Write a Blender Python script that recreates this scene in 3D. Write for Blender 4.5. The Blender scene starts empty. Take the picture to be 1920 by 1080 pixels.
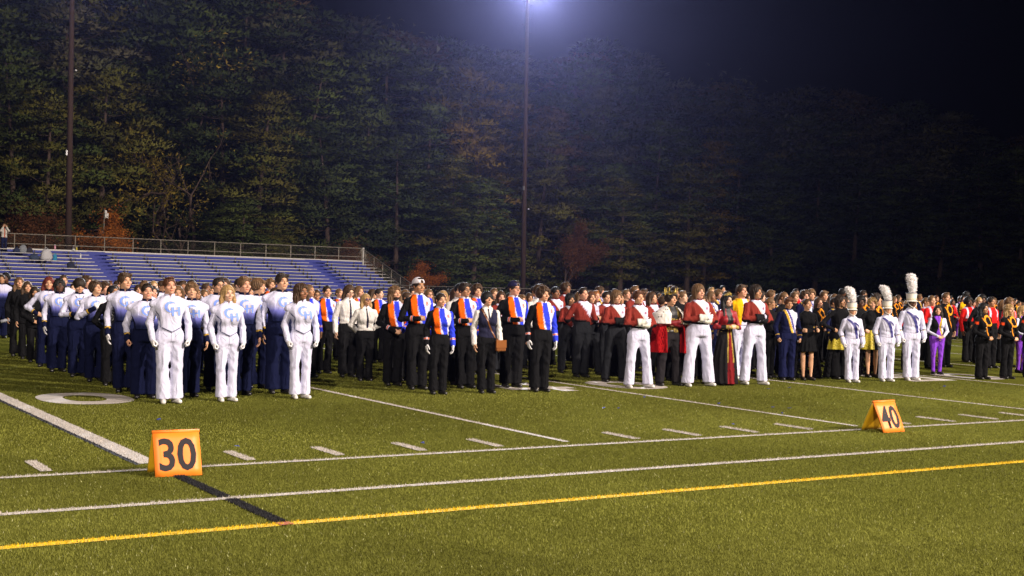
import bpy, math, random
import numpy as np
from mathutils import Matrix, Vector
from mathutils.bvhtree import BVHTree
R_ = math.radians
rng = np.random.default_rng(7)
rnd = random.Random(11)
sc = bpy.context.scene
col = sc.collection

# ------------------------------------------------------------------ camera
F_PX, CAM = 2383.9, np.array([23.928, -11.006, 1.632])
YAW, PITCH, ROLL = .57420, .0026, -.0241
def cam_axes():
    cy, sy = math.cos(YAW), math.sin(YAW)
    w = np.array([sy * math.cos(PITCH), cy * math.cos(PITCH), math.sin(PITCH)])
    r = np.array([cy, -sy, 0.]); u = np.cross(r, w)
    return r * math.cos(ROLL) - u * math.sin(ROLL), u * math.cos(ROLL) + r * math.sin(ROLL), w
CR, CU, CW = cam_axes()
cd = bpy.data.cameras.new('camera'); cam = bpy.data.objects.new('camera', cd); col.objects.link(cam)
cd.sensor_width = 36; cd.lens = F_PX / 1920 * 36; cd.clip_start = .1; cd.clip_end = 2000
M = Matrix(((CR[0], CU[0], -CW[0], CAM[0]), (CR[1], CU[1], -CW[1], CAM[1]), (CR[2], CU[2], -CW[2], CAM[2]), (0, 0, 0, 1)))
cam.matrix_world = M
sc.camera = cam

# ------------------------------------------------------------------ night sky
world = bpy.data.worlds.new('World'); sc.world = world; world.use_nodes = True
nt = world.node_tree; nt.nodes.clear()
sky = nt.nodes.new('ShaderNodeTexSky'); sky.sky_type = 'NISHITA'; sky.sun_disc = False
sky.sun_elevation = R_(-9); sky.sun_rotation = R_(200)
bg = nt.nodes.new('ShaderNodeBackground'); bg.inputs[1].default_value = .05
wo = nt.nodes.new('ShaderNodeOutputWorld')
nt.links.new(sky.outputs[0], bg.inputs[0]); nt.links.new(bg.outputs[0], wo.inputs[0])
sc.view_settings.view_transform = 'Standard'; sc.view_settings.look = 'None'
sc.view_settings.exposure = 0; sc.view_settings.gamma = 1; sc.view_settings.use_curve_mapping = False
sc.cycles.max_bounces = 5; sc.cycles.diffuse_bounces = 2; sc.cycles.volume_bounces = 0
sc.cycles.transparent_max_bounces = 8; sc.cycles.sample_clamp_indirect = 4

def flood(loc, aim, power, color, size=52, radius=.6):
    l = bpy.data.lights.new('floodlight_beam', 'SPOT'); l.energy = power; l.color = color
    l.spot_size = R_(size * 2); l.spot_blend = .6; l.shadow_soft_size = radius
    o = bpy.data.objects.new('floodlight_beam', l); col.objects.link(o); o.location = loc
    o.rotation_euler = (Vector(aim) - Vector(loc)).to_track_quat('-Z', 'Y').to_euler()
    return o
KEYC = (1.0, .86, .75)
flood((6, -34, 25), (34, 12, 0), 78000, KEYC)
flood((54, -36, 25), (36, 12, 0), 165000, KEYC)
flood((88, -34, 25), (44, 14, 0), 150000, KEYC)
FAR_POLES = [(42.7, 66.3, 24.0), (74.9, 66.3, 23.6)]
for i, (x, y, z) in enumerate(FAR_POLES):
    flood((x, y - .8, z), (x - (12, 22, 34)[i], 16, 0), (32000, 190000)[i], (.90, .93, 1.0), 35, .5)

# ------------------------------------------------------------------ helpers
def lin(c):
    return tuple((v / 12.92 if v <= .04045 else ((v + .055) / 1.055) ** 2.4) for v in c)
def px(X, Y, Z):
    d = np.array([X, Y, Z]) - CAM; w = d @ CW
    return 960 + F_PX * (d @ CR) / w, 540 - F_PX * (d @ CU) / w
def GZ(Y):                               # crowned turf: a one per cent fall to both sidelines
    Y = np.asarray(Y, float)
    return np.where(Y < -8, -.08, np.where(Y < 24.4, .01 * Y, np.where(Y < 48.8, .01 * (48.8 - Y), 0.)))
def ray(x, y):
    d = (x - 960) / F_PX * CR - (y - 540) / F_PX * CU + CW
    return d / np.linalg.norm(d)
def ground(x, y):
    d = ray(x, y); t = (.01 * CAM[1] - CAM[2]) / (d[2] - .01 * d[1])
    return CAM[0] + d[0] * t, CAM[1] + d[1] * t
def at_y(x, Y, z=1.5):                   # X of the point at depth Y that lies in this direction
    lo, hi = -200., 500.
    for _ in range(50):
        m = (lo + hi) / 2
        if px(m, Y, z)[0] < x: lo = m
        else: hi = m
    return lo
def z_at(X, Y, y):                       # height above datum seen at picture height y
    lo, hi = -20., 80.
    for _ in range(50):
        m = (lo + hi) / 2
        if px(X, Y, m)[1] > y: lo = m
        else: hi = m
    return lo

def mesh_np(name, V, Fq, cols=None, smooth=True, mats=(), mi=None):
    """V (n,3), Fq list of arrays (m,3) or (m,4)"""
    me = bpy.data.meshes.new(name)
    if isinstance(Fq, np.ndarray): Fq = [Fq]
    Fq = [f for f in Fq if len(f)]
    V = np.asarray(V, np.float32)
    nl = sum(f.size for f in Fq); nf = sum(len(f) for f in Fq)
    me.vertices.add(len(V)); me.vertices.foreach_set('co', V.ravel())
    me.loops.add(nl); me.loops.foreach_set('vertex_index', np.concatenate([f.ravel() for f in Fq]).astype(np.int32))
    me.polygons.add(nf)
    sizes = np.concatenate([np.full(len(f), f.shape[1]) for f in Fq])
    st = np.concatenate([[0], np.cumsum(sizes)[:-1]]).astype(np.int32)
    me.polygons.foreach_set('loop_start', st)
    me.polygons.foreach_set('use_smooth', np.full(nf, smooth))
    for m in mats: me.materials.append(m)
    if mi is not None: me.polygons.foreach_set('material_index', np.asarray(mi, np.int32))
    if cols is not None:
        c = np.ones((len(V), 4), np.float32); cols = np.asarray(cols); c[:, :cols.shape[1]] = cols
        a = me.color_attributes.new(name='Col', type='FLOAT_COLOR', domain='POINT')
        a.data.foreach_set('color', c.ravel())
    me.update(calc_edges=True); me.validate()
    return me

class MB:
    """collects simple solids for one mesh"""
    def __init__(s): s.v = []; s.f = []; s.n = 0
    def add(s, V, F):
        V = np.asarray(V, float); s.v.append(V)
        for f in F: s.f.append([i + s.n for i in f])
        s.n += len(V); return s
    def box(s, x0, x1, y0, y1, z0, z1):
        V = [(x, y, z) for x in (x0, x1) for y in (y0, y1) for z in (z0, z1)]
        return s.add(V, [(0, 1, 3, 2), (4, 6, 7, 5), (0, 4, 5, 1), (2, 3, 7, 6), (0, 2, 6, 4), (1, 5, 7, 3)])
    def tube(s, a, b, r0, r1=None, n=8, caps=True):
        r1 = r0 if r1 is None else r1
        a, b = np.array(a, float), np.array(b, float); d = b - a; L = np.linalg.norm(d)
        if L < 1e-9: return s
        d /= L; h = np.array([0, 0, 1.]) if abs(d[2]) < .9 else np.array([1., 0, 0])
        u = np.cross(d, h); u /= np.linalg.norm(u); v = np.cross(d, u)
        t = np.arange(n) * 2 * np.pi / n
        ring = np.cos(t)[:, None] * u + np.sin(t)[:, None] * v
        V = np.vstack([a + ring * r0, b + ring * r1])
        F = [(i, i + n, (i + 1) % n + n, (i + 1) % n) for i in range(n)]
        if caps: F += [tuple(range(n)), tuple(range(2 * n - 1, n - 1, -1))]
        return s.add(V, F)
    def path(s, pts, rs, n=6):
        for i in range(len(pts) - 1): s.tube(pts[i], pts[i + 1], rs[i], rs[i + 1], n, caps=(i == len(pts) - 2))
        return s
    def lathe(s, prof, n=16, c=(0, 0, 0)):
        V = []; F = []
        for r, z in prof:
            for k in range(n):
                t = 2 * math.pi * k / n; V.append((c[0] + r * math.cos(t), c[1] + r * math.sin(t), c[2] + z))
        for j in range(len(prof) - 1):
            for k in range(n):
                F.append((j * n + k, j * n + (k + 1) % n, (j + 1) * n + (k + 1) % n, (j + 1) * n + k))
        F.append(tuple(range(n))[::-1]); F.append(tuple((len(prof) - 1) * n + k for k in range(n)))
        return s.add(V, F)
    def mesh(s, name, mat, smooth=False):
        me = bpy.data.meshes.new(name); V = np.vstack(s.v)
        me.from_pydata([tuple(v) for v in V], [], s.f)
        if smooth: me.polygons.foreach_set('use_smooth', [True] * len(me.polygons))
        if mat: me.materials.append(mat)
        me.update(); return me

def link(name, me, parent=None, loc=None, rot=None, color=None):
    o = bpy.data.objects.new(name, me); col.objects.link(o)
    if parent: o.parent = parent
    if loc is not None: o.location = loc
    if rot is not None: o.rotation_euler = rot
    if color is not None: o.color = (*color[:3], 1)
    return o
def tag(o, label=None, cat=None, group=None, kind=None):
    if label: o['label'] = label
    if cat: o['category'] = cat
    if group: o['group'] = group
    if kind: o['kind'] = kind
    return o
def empty(name, loc=(0, 0, 0), rz=0):
    o = bpy.data.objects.new(name, None); col.objects.link(o); o.location = loc; o.rotation_euler = (0, 0, rz)
    o.empty_display_size = .2
    return o

# ------------------------------------------------------------------ materials
def newmat(name):
    m = bpy.data.materials.new(name); m.use_nodes = True
    n = m.node_tree.nodes; b = n['Principled BSDF']
    return m, m.node_tree, n, b
def noise_bump(t, b, scale, strength, dist=.004, detail=4, stretch=None, coord='Object'):
    n = t.nodes; tc = n.new('ShaderNodeTexCoord'); ns = n.new('ShaderNodeTexNoise'); bp = n.new('ShaderNodeBump')
    ns.inputs['Scale'].default_value = scale; ns.inputs['Detail'].default_value = detail
    bp.inputs['Strength'].default_value = strength; bp.inputs['Distance'].default_value = dist
    src = tc.outputs[coord]
    if stretch:
        mp = n.new('ShaderNodeMapping'); mp.inputs['Scale'].default_value = stretch
        t.links.new(src, mp.inputs[0]); src = mp.outputs[0]
    t.links.new(src, ns.inputs['Vector']); t.links.new(ns.outputs[0], bp.inputs['Height']); t.links.new(bp.outputs[0], b.inputs['Normal'])
    return ns, src
def mat_solid(name, c, rough=.6, metal=0, scale=40, var=.12, bump=.2, coat=0):
    m, t, n, b = newmat(name)
    ns, src = noise_bump(t, b, scale, bump)
    rp = n.new('ShaderNodeMix'); rp.data_type = 'RGBA'
    rp.inputs[6].default_value = (*[v * (1 - var) for v in c], 1); rp.inputs[7].default_value = (*[min(1, v * (1 + var)) for v in c], 1)
    t.links.new(ns.outputs[0], rp.inputs[0]); t.links.new(rp.outputs[2], b.inputs['Base Color'])
    b.inputs['Roughness'].default_value = rough; b.inputs['Metallic'].default_value = metal
    b.inputs['Coat Weight'].default_value = coat
    return m
def mat_attr(name, rough=.8, scale=300, bump=.15, var=.12, metal=0, sheen=0, stretch=None, sss=0, spec=.3, nlow=None):
    """colour = Col attribute (alpha 1: times the object's own colour)"""
    m, t, n, b = newmat(name)
    at = n.new('ShaderNodeAttribute'); at.attribute_name = 'Col'
    oi = n.new('ShaderNodeObjectInfo')
    mu = n.new('ShaderNodeMix'); mu.data_type = 'RGBA'; mu.blend_type = 'MULTIPLY'
    t.links.new(at.outputs['Alpha'], mu.inputs[0]); t.links.new(at.outputs['Color'], mu.inputs[6]); t.links.new(oi.outputs['Color'], mu.inputs[7])
    ns, src = noise_bump(t, b, scale, bump, stretch=stretch)
    mr = n.new('ShaderNodeMapRange'); mr.inputs[3].default_value = 1 - var; mr.inputs[4].default_value = 1 + var
    mr.inputs[1].default_value = .25; mr.inputs[2].default_value = .75
    t.links.new(ns.outputs[0], mr.inputs[0])
    hs = n.new('ShaderNodeVectorMath'); hs.operation = 'SCALE'
    t.links.new(mu.outputs[2], hs.inputs[0]); t.links.new(mr.outputs[0], hs.inputs['Scale'])
    t.links.new(hs.outputs[0], b.inputs['Base Color'])
    b.inputs['Roughness'].default_value = rough; b.inputs['Metallic'].default_value = metal
    b.inputs['Specular IOR Level'].default_value = spec
    if sheen: b.inputs['Sheen Weight'].default_value = sheen
    if sss: b.inputs['Subsurface Weight'].default_value = sss; b.inputs['Subsurface Radius'].default_value = (.02, .008, .004)
    return m
M_SKIN = mat_attr('skin', .5, 60, .1, .07, spec=.4)
M_CLOTH = mat_attr('uniform_cloth', .9, 420, .25, .08, spec=.05)
M_SHINY = mat_attr('shiny_cloth', .5, 200, .3, .15, spec=.35)
def add_creases(m, sc_, dist):
    t = m.node_tree; n = t.nodes; b0 = n['Principled BSDF']; old = b0.inputs['Normal'].links[0].from_socket
    tc = n.new('ShaderNodeTexCoord'); mp = n.new('ShaderNodeMapping'); mp.inputs['Scale'].default_value = (1.5, 1.5, .8); mp.inputs['Rotation'].default_value = (.3, .5, 0)
    ns = n.new('ShaderNodeTexNoise'); ns.inputs['Scale'].default_value = sc_; ns.inputs['Detail'].default_value = 1.2; ns.inputs['Distortion'].default_value = 1.6
    bp = n.new('ShaderNodeBump'); bp.inputs['Strength'].default_value = 1; bp.inputs['Distance'].default_value = dist
    t.links.new(tc.outputs['Object'], mp.inputs[0]); t.links.new(mp.outputs[0], ns.inputs['Vector']); t.links.new(ns.outputs[0], bp.inputs['Height'])
    t.links.new(old, bp.inputs['Normal']); t.links.new(bp.outputs[0], b0.inputs['Normal'])
add_creases(M_CLOTH, 4.2, .030)
M_HAIR = mat_attr('hair', .62, 90, .8, .55, stretch=(1, 1, .18), spec=.3)
M_LEATHER = mat_attr('leather', .35, 80, .2, .1, spec=.5)
M_GOLD = mat_attr('gold_metal', .35, 60, .5, .3, metal=.8)
M_FEATHER = mat_attr('feather', .8, 60, .1, .05)
M_LEAF = mat_attr('foliage', .8, .8, .0, .25, spec=.1)
M_BARK = mat_attr('bark', .9, 9, .8, .4, stretch=(1, 1, .2))

# ------------------------------------------------------------------ ground
def turf_mat():
    m, t, n, b = newmat('artificial_turf')
    ge = n.new('ShaderNodeNewGeometry')
    a = n.new('ShaderNodeTexNoise'); a.inputs['Scale'].default_value = .22; a.inputs['Detail'].default_value = 5
    f = n.new('ShaderNodeTexNoise'); f.inputs['Scale'].default_value = 46; f.inputs['Detail'].default_value = 6; f.inputs['Roughness'].default_value = .75
    mp = n.new('ShaderNodeMapping'); mp.inputs['Scale'].default_value = (.35, 1.6, 1); mp.inputs['Rotation'].default_value = (0, 0, R_(-22))
    t.links.new(ge.outputs['Position'], mp.inputs[0]); t.links.new(mp.outputs[0], a.inputs['Vector']); t.links.new(ge.outputs['Position'], f.inputs['Vector'])
    r1 = n.new('ShaderNodeValToRGB'); r1.color_ramp.elements[0].position = .38; r1.color_ramp.elements[1].position = .64
    r1.color_ramp.elements[0].color = (.094, .099, .015, 1); r1.color_ramp.elements[1].color = (.132, .136, .024, 1)
    r2 = n.new('ShaderNodeMapRange'); r2.inputs[1].default_value = .3; r2.inputs[2].default_value = .72; r2.inputs[3].default_value = .65; r2.inputs[4].default_value = 1.25
    t.links.new(a.outputs[0], r1.inputs[0]); t.links.new(f.outputs[0], r2.inputs[0])
    v = n.new('ShaderNodeVectorMath'); v.operation = 'SCALE'
    t.links.new(r1.outputs[0], v.inputs[0]); t.links.new(r2.outputs[0], v.inputs['Scale']); t.links.new(v.outputs[0], b.inputs['Base Color'])
    b.inputs['Roughness'].default_value = 1; b.inputs['Specular IOR Level'].default_value = .0
    bp = n.new('ShaderNodeBump'); bp.inputs['Strength'].default_value = .8; bp.inputs['Distance'].default_value = .02
    t.links.new(f.outputs[0], bp.inputs['Height']); t.links.new(bp.outputs[0], b.inputs['Normal'])
    return m
M_TURF = turf_mat()
ys = [-60, -8.001, -8, 0, 12, 24.4, 36, 48.8, 52]
V = []; Fg = []
for y in ys:
    for x in (-150, 400): V.append((x, y, float(GZ(y))))
for i in range(len(ys) - 1): Fg.append((2 * i, 2 * i + 1, 2 * i + 3, 2 * i + 2))
me = bpy.data.meshes.new('turf'); me.from_pydata(V, [], Fg); me.materials.append(M_TURF)
tag(link('turf_field', me), 'green artificial turf football field', kind='structure')
M_EARTH = mat_solid('forest_floor', (.02, .018, .010), .95, scale=3, var=.4, bump=.6)
V = []; Fg = []
gx = np.linspace(-200, 460, 45); gy = [52, 60, 70, 80, 90, 105, 125, 160, 260, 600]
for y in gy:
    for x in gx:
        V.append((x, y, 0 if y <= 80 else min(14, (y - 80) * .14) * (.75 + .25 * math.sin(x * .05)) * max(0, min(1, (185 - x) / 90))))
n_ = len(gx)
for j in range(len(gy) - 1):
    for i in range(n_ - 1): Fg.append((j * n_ + i, j * n_ + i + 1, (j + 1) * n_ + i + 1, (j + 1) * n_ + i))
me = bpy.data.meshes.new('forest_floor'); me.from_pydata(V, [], Fg); me.materials.append(M_EARTH)
tag(link('forest_ground', me), 'dark wooded slope behind the field', kind='structure')
def slope_z(x, y):
    return 0 if y <= 80 else min(14, (y - 80) * .14) * (.75 + .25 * math.sin(x * .05)) * max(0, min(1, (185 - x) / 90))

# painted markings: a sheet 4 mm above the turf plus its own blades
YD = .9144
M_PAINTW = mat_attr('turf_paint', .8, 60, .6, .3)
LINES = []      # (quad corners, colour)
def blades(P, h, w, cols):
    n = len(P); a = rng.uniform(0, 2 * np.pi, n); t = rng.uniform(-.6, .6, (n, 2))
    dx = np.stack([np.cos(a), np.sin(a), np.zeros(n)], 1) * (w / 2)[:, None]
    tip = P + np.stack([t[:, 0] * h, t[:, 1] * h, h], 1)
    V = np.stack([P - dx, P + dx, tip], 1).reshape(-1, 3)
    F = np.arange(3 * n).reshape(n, 3)
    return V, F, np.repeat(cols, 3, 0)
def line_obj(name, X0, X1, Y0, Y1, c, dens=0, z=.004, lab=None, poly=None, blade_w=.006):
    if poly is None:
        ny = sorted(set([Y0, Y1] + [y for y in (-8, 0, 24.4, 48.8) if Y0 < y < Y1]))
        P = []
        for y in ny: P += [(X0, y), (X1, y)]
        Q = [(2 * i, 2 * i + 1, 2 * i + 3, 2 * i + 2) for i in range(len(ny) - 1)]
    else: P, Q = poly
    P = np.array(P, float)
    V = np.column_stack([P, GZ(P[:, 1]) + z]); Fs = [np.array([q for q in Q if len(q) == k]) for k in (3, 4)]
    C = np.tile(c, (len(V), 1))
    if dens:
        n = int(dens); u = rng.uniform(0, 1, n)
        if poly is None:
            X = rng.uniform(X0, X1, n); Y = rng.uniform(Y0, Y1, n)
            for _ in range(1):
                pass
        B = np.column_stack([X, Y, GZ(Y) + .002]); k = rng.uniform(.7, 1.15, n)
        bv, bf, bc = blades(B, rng.uniform(.010, .022, n), rng.uniform(.6, 1.4, n) * blade_w, np.tile(c, (n, 1)) * k[:, None])
        Fs = [np.concatenate([Fs[0], bf + len(V)]) if len(Fs[0]) else bf + len(V), Fs[1]]
        V = np.vstack([V, bv]); C = np.vstack([C, bc])
    o = link(name, mesh_np(name, V, Fs, C, False, [M_PAINTW]))
    tag(o, lab, kind='structure'); LINES.append(o)
    return o
WHT = (.46, .42, .38); BLK = (.018, .018, .022); YEL = (.66, .44, .006)
REGIONS = []    # rectangles kept free of green blades
def strip(name, X0, X1, Y0, Y1, c, dens, lab, z=.004):
    REGIONS.append((X0, X1, Y0, Y1)); return line_obj(name, X0, X1, Y0, Y1, c, dens, z, lab)
strip('sideline_paint', -10, 90, -.035, .045, WHT, 34000, 'thin white sideline nearest the crowd')
strip('border_paint', -10, 90, -1.665, -1.575, WHT, 40000, 'second white line parallel to the sideline')
strip('boundary_paint', -10, 90, -2.785, -2.69, YEL, 50000, 'yellow boundary line in the foreground')
strip('yard_line_paint', 30 * YD - .085, 30 * YD + .10, .35, 48.4, WHT, 16000, 'thick white thirty yard line beside the orange marker')
strip('yard_line_edge', 30 * YD - .135, 30 * YD - .087, .30, 48.4, BLK, 9000, 'thin black edge along the thirty yard line')
strip('black_line_paint', 30 * YD - .04, 30 * YD + .055, -1.56, -.30, BLK, 4500, 'black line from the orange 30 marker to the white border', .004)
strip('black_line_paint', 30 * YD - .04, 30 * YD + .055, -2.68, -1.68, BLK, 4500, 'black line from the white border to the yellow line', .004)
for yd in (15, 20, 25, 35, 40, 45, 50, 55, 60, 65, 70, 75, 80):
    strip('yard_line_paint', yd * YD - .04, yd * YD + .04, .30, 48.4, WHT, 8000 if 30 < yd < 50 else 2500, 'white yard line at yard %d' % yd)
for k in range(21, 60):
    if k % 5: strip('tick_paint', k * YD - .05, k * YD + .05, .22, .84, WHT, 700 if k > 27 and k < 45 else 120, 'short white tick at yard %d' % k)
for k in range(15, 80):
    if k % 5:
        strip('hash_paint', k * YD - .05, k * YD + .05, 18.2, 18.8, WHT, 0, 'white hash mark at yard %d' % k)
# field numbers
def ring_poly(cx, cy, rx, ry, ix, iy, n=40, e=2.3):
    P = []; Q = []
    for k in range(n):
        t = 2 * math.pi * k / n; c, s = math.cos(t), math.sin(t)
        ex = math.copysign(abs(c) ** (2 / e), c); ey = math.copysign(abs(s) ** (2 / e), s)
        P += [(cx + rx * ex, cy + ry * ey), (cx + ix * ex, cy + iy * ey)]
    for k in range(n):
        a = 2 * k; b_ = 2 * ((k + 1) % n); Q.append((a, b_, b_ + 1, a + 1))
    return P, Q
def quads(rects):
    P = []; Q = []
    for r in rects:
        k = len(P); P += list(r); Q.append(tuple(range(k, k + len(r))))
    return P, Q
ZERO_Y = (6.1 + 7.75) / 2 * YD
for yd in (30, 40, 50, 60):
    line_obj('field_number', 0, 0, 0, 0, WHT, lab='large white digit 0 painted right of yard %d' % yd,
             poly=ring_poly((yd + 1.05) * YD, ZERO_Y, .60, .80, .26, .42))
def digit_boxes(d, x0, y0, w, h):
    t = .3
    if d == 4: rs = [(x0 + w * .58, x0 + w * .58 + t, y0, y0 + h), (x0, x0 + w * .58, y0 + h * .25, y0 + h * .25 + t), (x0 + w * .58 + t, x0 + w, y0 + h * .25, y0 + h * .25 + t), (x0, x0 + t * .9, y0 + h * .25 + t, y0 + h)]
    elif d == 3: rs = [(x0 + w - t, x0 + w, y0, y0 + h), (x0, x0 + w - t, y0, y0 + t), (x0, x0 + w - t, y0 + h - t, y0 + h), (x0 + w * .3, x0 + w - t, y0 + h / 2 - t / 2, y0 + h / 2 + t / 2)]
    else: rs = [(x0, x0 + w, y0 + h - t, y0 + h), (x0, x0 + t, y0 + h / 2, y0 + h - t), (x0 + t, x0 + w, y0 + h / 2, y0 + h / 2 + t), (x0 + w - t, x0 + w, y0 + t, y0 + h / 2), (x0, x0 + w, y0, y0 + t)]
    return quads([((a, c), (b, c), (b, d_), (a, d_)) for a, b, c, d_ in rs])
for yd, d in ((30, 3), (40, 4), (50, 5), (60, 4)):
    line_obj('field_number', 0, 0, 0, 0, WHT, lab='large white digit %d painted left of yard %d' % (d, yd), poly=digit_boxes(d, (yd - 1.75) * YD, 6.1 * YD, 1.25, 1.55))
line_obj('corner_mark', 0, 0, 0, 0, (.35, .07, .02), lab='small red square where black and yellow lines meet', poly=quads([((30 * YD - .04, -2.79), (30 * YD + .06, -2.79), (30 * YD + .06, -2.69), (30 * YD - .04, -2.69))]), z=.009)

# turf blades near the camera (uncountable: one object)
def turf_blades(N):
    # sample directions in view with density falling with distance
    u = rng.uniform(-24.5, 24.5, N); ang = YAW + np.radians(u)
    d = 6.8 * (27 / 6.8) ** (rng.uniform(0, 1, N) ** 1.12)
    X = CAM[0] + d * np.sin(ang); Y = CAM[1] + d * np.cos(ang)
    keep = np.ones(N, bool)
    for x0, x1, y0, y1 in REGIONS:
        if x1 - x0 > 0: keep &= ~((X > x0 - .004) & (X < x1 + .004) & (Y > y0 - .004) & (Y < y1 + .004))
    for yd in (30, 40, 50):
        q0 = ((X - (yd + 1.05) * YD) / .6) ** 2 + ((Y - ZERO_Y) / .8) ** 2; q1 = ((X - (yd + 1.05) * YD) / .26) ** 2 + ((Y - ZERO_Y) / .42) ** 2
        keep &= ~((q0 < 1) & (q1 > 1))
    for yd, d_ in ((30, 3), (40, 4), (50, 5)):
        P_, Q_ = digit_boxes(d_, (yd - 1.75) * YD, 6.1 * YD, 1.25, 1.55)
        for q_ in Q_:
            c_ = np.array([P_[i] for i in q_]); keep &= ~((X > c_[:, 0].min()) & (X < c_[:, 0].max()) & (Y > c_[:, 1].min()) & (Y < c_[:, 1].max()))
    X, Y, d = X[keep], Y[keep], d[keep]; n = len(X)
    P = np.column_stack([X, Y, GZ(Y)])
    k = rng.uniform(.87, 1.1, n)[:, None] * (1 + .13 * np.sin(X * .9 + 2 * np.sin(Y * .5)) + .12 * np.sin(Y * 1.3 + X * .4) + .09 * np.sin(X * 3.1 + 2 * np.sin(Y * 2.3 + X)) * np.sin(Y * 2.7) + .08 * np.sign(np.sin((X * .55 + Y * .2) * 1.7)))[:, None]
    c = np.tile(np.array([.142, .147, .027]), (n, 1)) * k
    lt = rng.random(n) < .018; c[lt] = np.array([.36, .36, .16]) * rng.uniform(.6, 1.1, (lt.sum(), 1))
    V, F, C = blades(P, rng.uniform(.007, .021, n), rng.uniform(.0024, .0048, n) * (1 + d / 14), c)
    return mesh_np('turf_blades', V, F, C, False, [mat_attr('turf_fibre', .8, 5, .0, .2, spec=.08)])
tag(link('turf_blades', turf_blades(540000)), 'short green plastic turf fibres in the foreground', 'grass', kind='stuff')

# ------------------------------------------------------------------ bleachers
M_ALU = mat_solid('aluminium_plank', (.50, .48, .45), .5, .3, 30, .2, .15)
M_BLUE = mat_solid('blue_painted_board', (.026, .042, .32), .6, 0, 12, .25, .1)
M_GALV = mat_solid('galvanised_pipe', (.30, .27, .22), .5, .5, 30, .25, .2)
M_DARK = mat_solid('dark_bracket', (.04, .04, .045), .6, 0)
NROW, TY, TZ, RISE, RUN = 15, 64.0, 3.08, .2, .61
XE = at_y(680, TY, 4.0); XS = at_y(-160, TY, 4.0)
A1 = (at_y(155, TY, 3.3), at_y(189, TY, 3.3)); A2 = (at_y(562, TY, 3.3), at_y(592, TY, 3.3))
bl = empty('bleachers', (XE, TY, 0)); tag(bl, 'blue and aluminium spectator bleachers behind the band on the left', 'bleachers')
def bpart(name, mb, mat, kind=None, smooth=False):
    o = link(name, mb.mesh(name, mat, smooth), bl); o.matrix_parent_inverse = Matrix.Translation((-XE, -TY, 0))
    if kind: o['kind'] = kind
    return o
frame = MB()
for k in range(NROW):
    y0, z = TY - RUN * (k + 1), TZ - RISE * k
    bpart('deck_board', MB().box(XS, XE, y0 + .03, y0 + RUN, z - .03, z), M_BLUE)
    bpart('riser_board', MB().box(XS, XE, y0 + .035, y0 + .055, z - RISE, z - .033), M_BLUE)
    if k:
        for a, b_ in ((XS, A1[0]), (A1[1], A2[0]), (A2[1], XE + .02)):
            sy = y0 + RUN * .62
            bpart('foot_plank', MB().box(a, b_, y0 - .01, y0 + .2, z + .003, z + .022), M_ALU)
            bpart('seat_plank', MB().box(a, b_ - .0, sy, sy + .24, z + .410, z + .436), M_ALU)
            x = a + .5
            while x < b_ - .2:
                frame.box(x - .025, x + .025, sy + .08, sy + .16, z, z + .399); x += 1.85
bpart('back_board', MB().box(XS, XE, TY + .01, TY + .04, TZ, TZ + .26), M_BLUE)
bpart('back_trim', MB().box(XS, XE, TY - .02, TY + .06, TZ + .262, TZ + .31), M_ALU)
bpart('seat_brackets', frame, M_DARK, 'stuff')
under = MB()
for x in np.arange(XS + 1, XE, 1.65):
    for k in range(0, NROW, 3): under.tube((x, TY - RUN * k - .1, -.05), (x, TY - RUN * k - .1, TZ - RISE * k - .05), .03)
    under.tube((x, TY - .1, TZ - .08), (x, TY - RUN * NROW + .1, TZ - RISE * NROW + .02), .03)
bpart('understructure', under, M_GALV, 'stuff')
RH = 1.12
x = XE; xs_ = []
while x > XS: xs_.append(x); x -= 1.66
for x in xs_: bpart('rail_post', MB().tube((x, TY + .1, TZ - .2), (x, TY + .1, TZ + RH), .03), M_GALV)
for h in (RH, RH * .5): bpart('rail', MB().tube((XS, TY + .1, TZ + h), (XE + .05, TY + .1, TZ + h), .027), M_GALV)
bpart('corner_post', MB().box(XE + .03, XE + .13, TY + .02, TY + .12, TZ - 2.9, TZ + RH + .05), M_ALU)
wires = MB()
x = XS
while x < XE - .1:
    for s in (1, -1):
        a = (x, TY + .12, TZ if s > 0 else TZ + RH); b_ = (min(x + RH, XE), TY + .12, TZ + RH if s > 0 else TZ)
        wires.tube(a, b_, .0022, n=3, caps=False)
    x += .085
wo_ = bpart('chain_link_mesh', wires, M_GALV, 'stuff')
K1 = NROW - 1
for h in (1.05, .5):
    bpart('stair_rail', MB().tube((XE + .08, TY, TZ + h), (XE + .08, TY - RUN * K1, TZ - RISE * K1 + h), .027), M_GALV)
for k in range(0, NROW, 2):
    bpart('stair_post', MB().tube((XE + .08, TY - RUN * (k + .5), TZ - RISE * (k + .5) - .3), (XE + .08, TY - RUN * (k + .5), TZ - RISE * (k + .5) + 1.05), .027), M_GALV)
wires = MB()
k = 0.
while k < K1 - .6:
    y = TY - RUN * k; z = TZ - RISE * k
    wires.tube((XE + .09, y, z), (XE + .09, y - .45, z + .9), .0022, n=3, caps=False)
    wires.tube((XE + .09, y, z + .95), (XE + .09, y - .75, z - .20), .0022, n=3, caps=False); k += .14
bpart('stair_mesh', wires, M_GALV, 'stuff')
# front walkway rail running on to the right
yw = TY - RUN * NROW - 1.0
wk = MB()
for h in (.75, 1.2): wk.tube((XS, yw, h), (XE + 1.6, yw, h), .028)
for x in np.arange(XE + 1.6, XS, -2.4): wk.tube((x, yw, -.02), (x, yw, 1.2), .028)
bpart('front_rail', wk, M_GALV, 'stuff')

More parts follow.
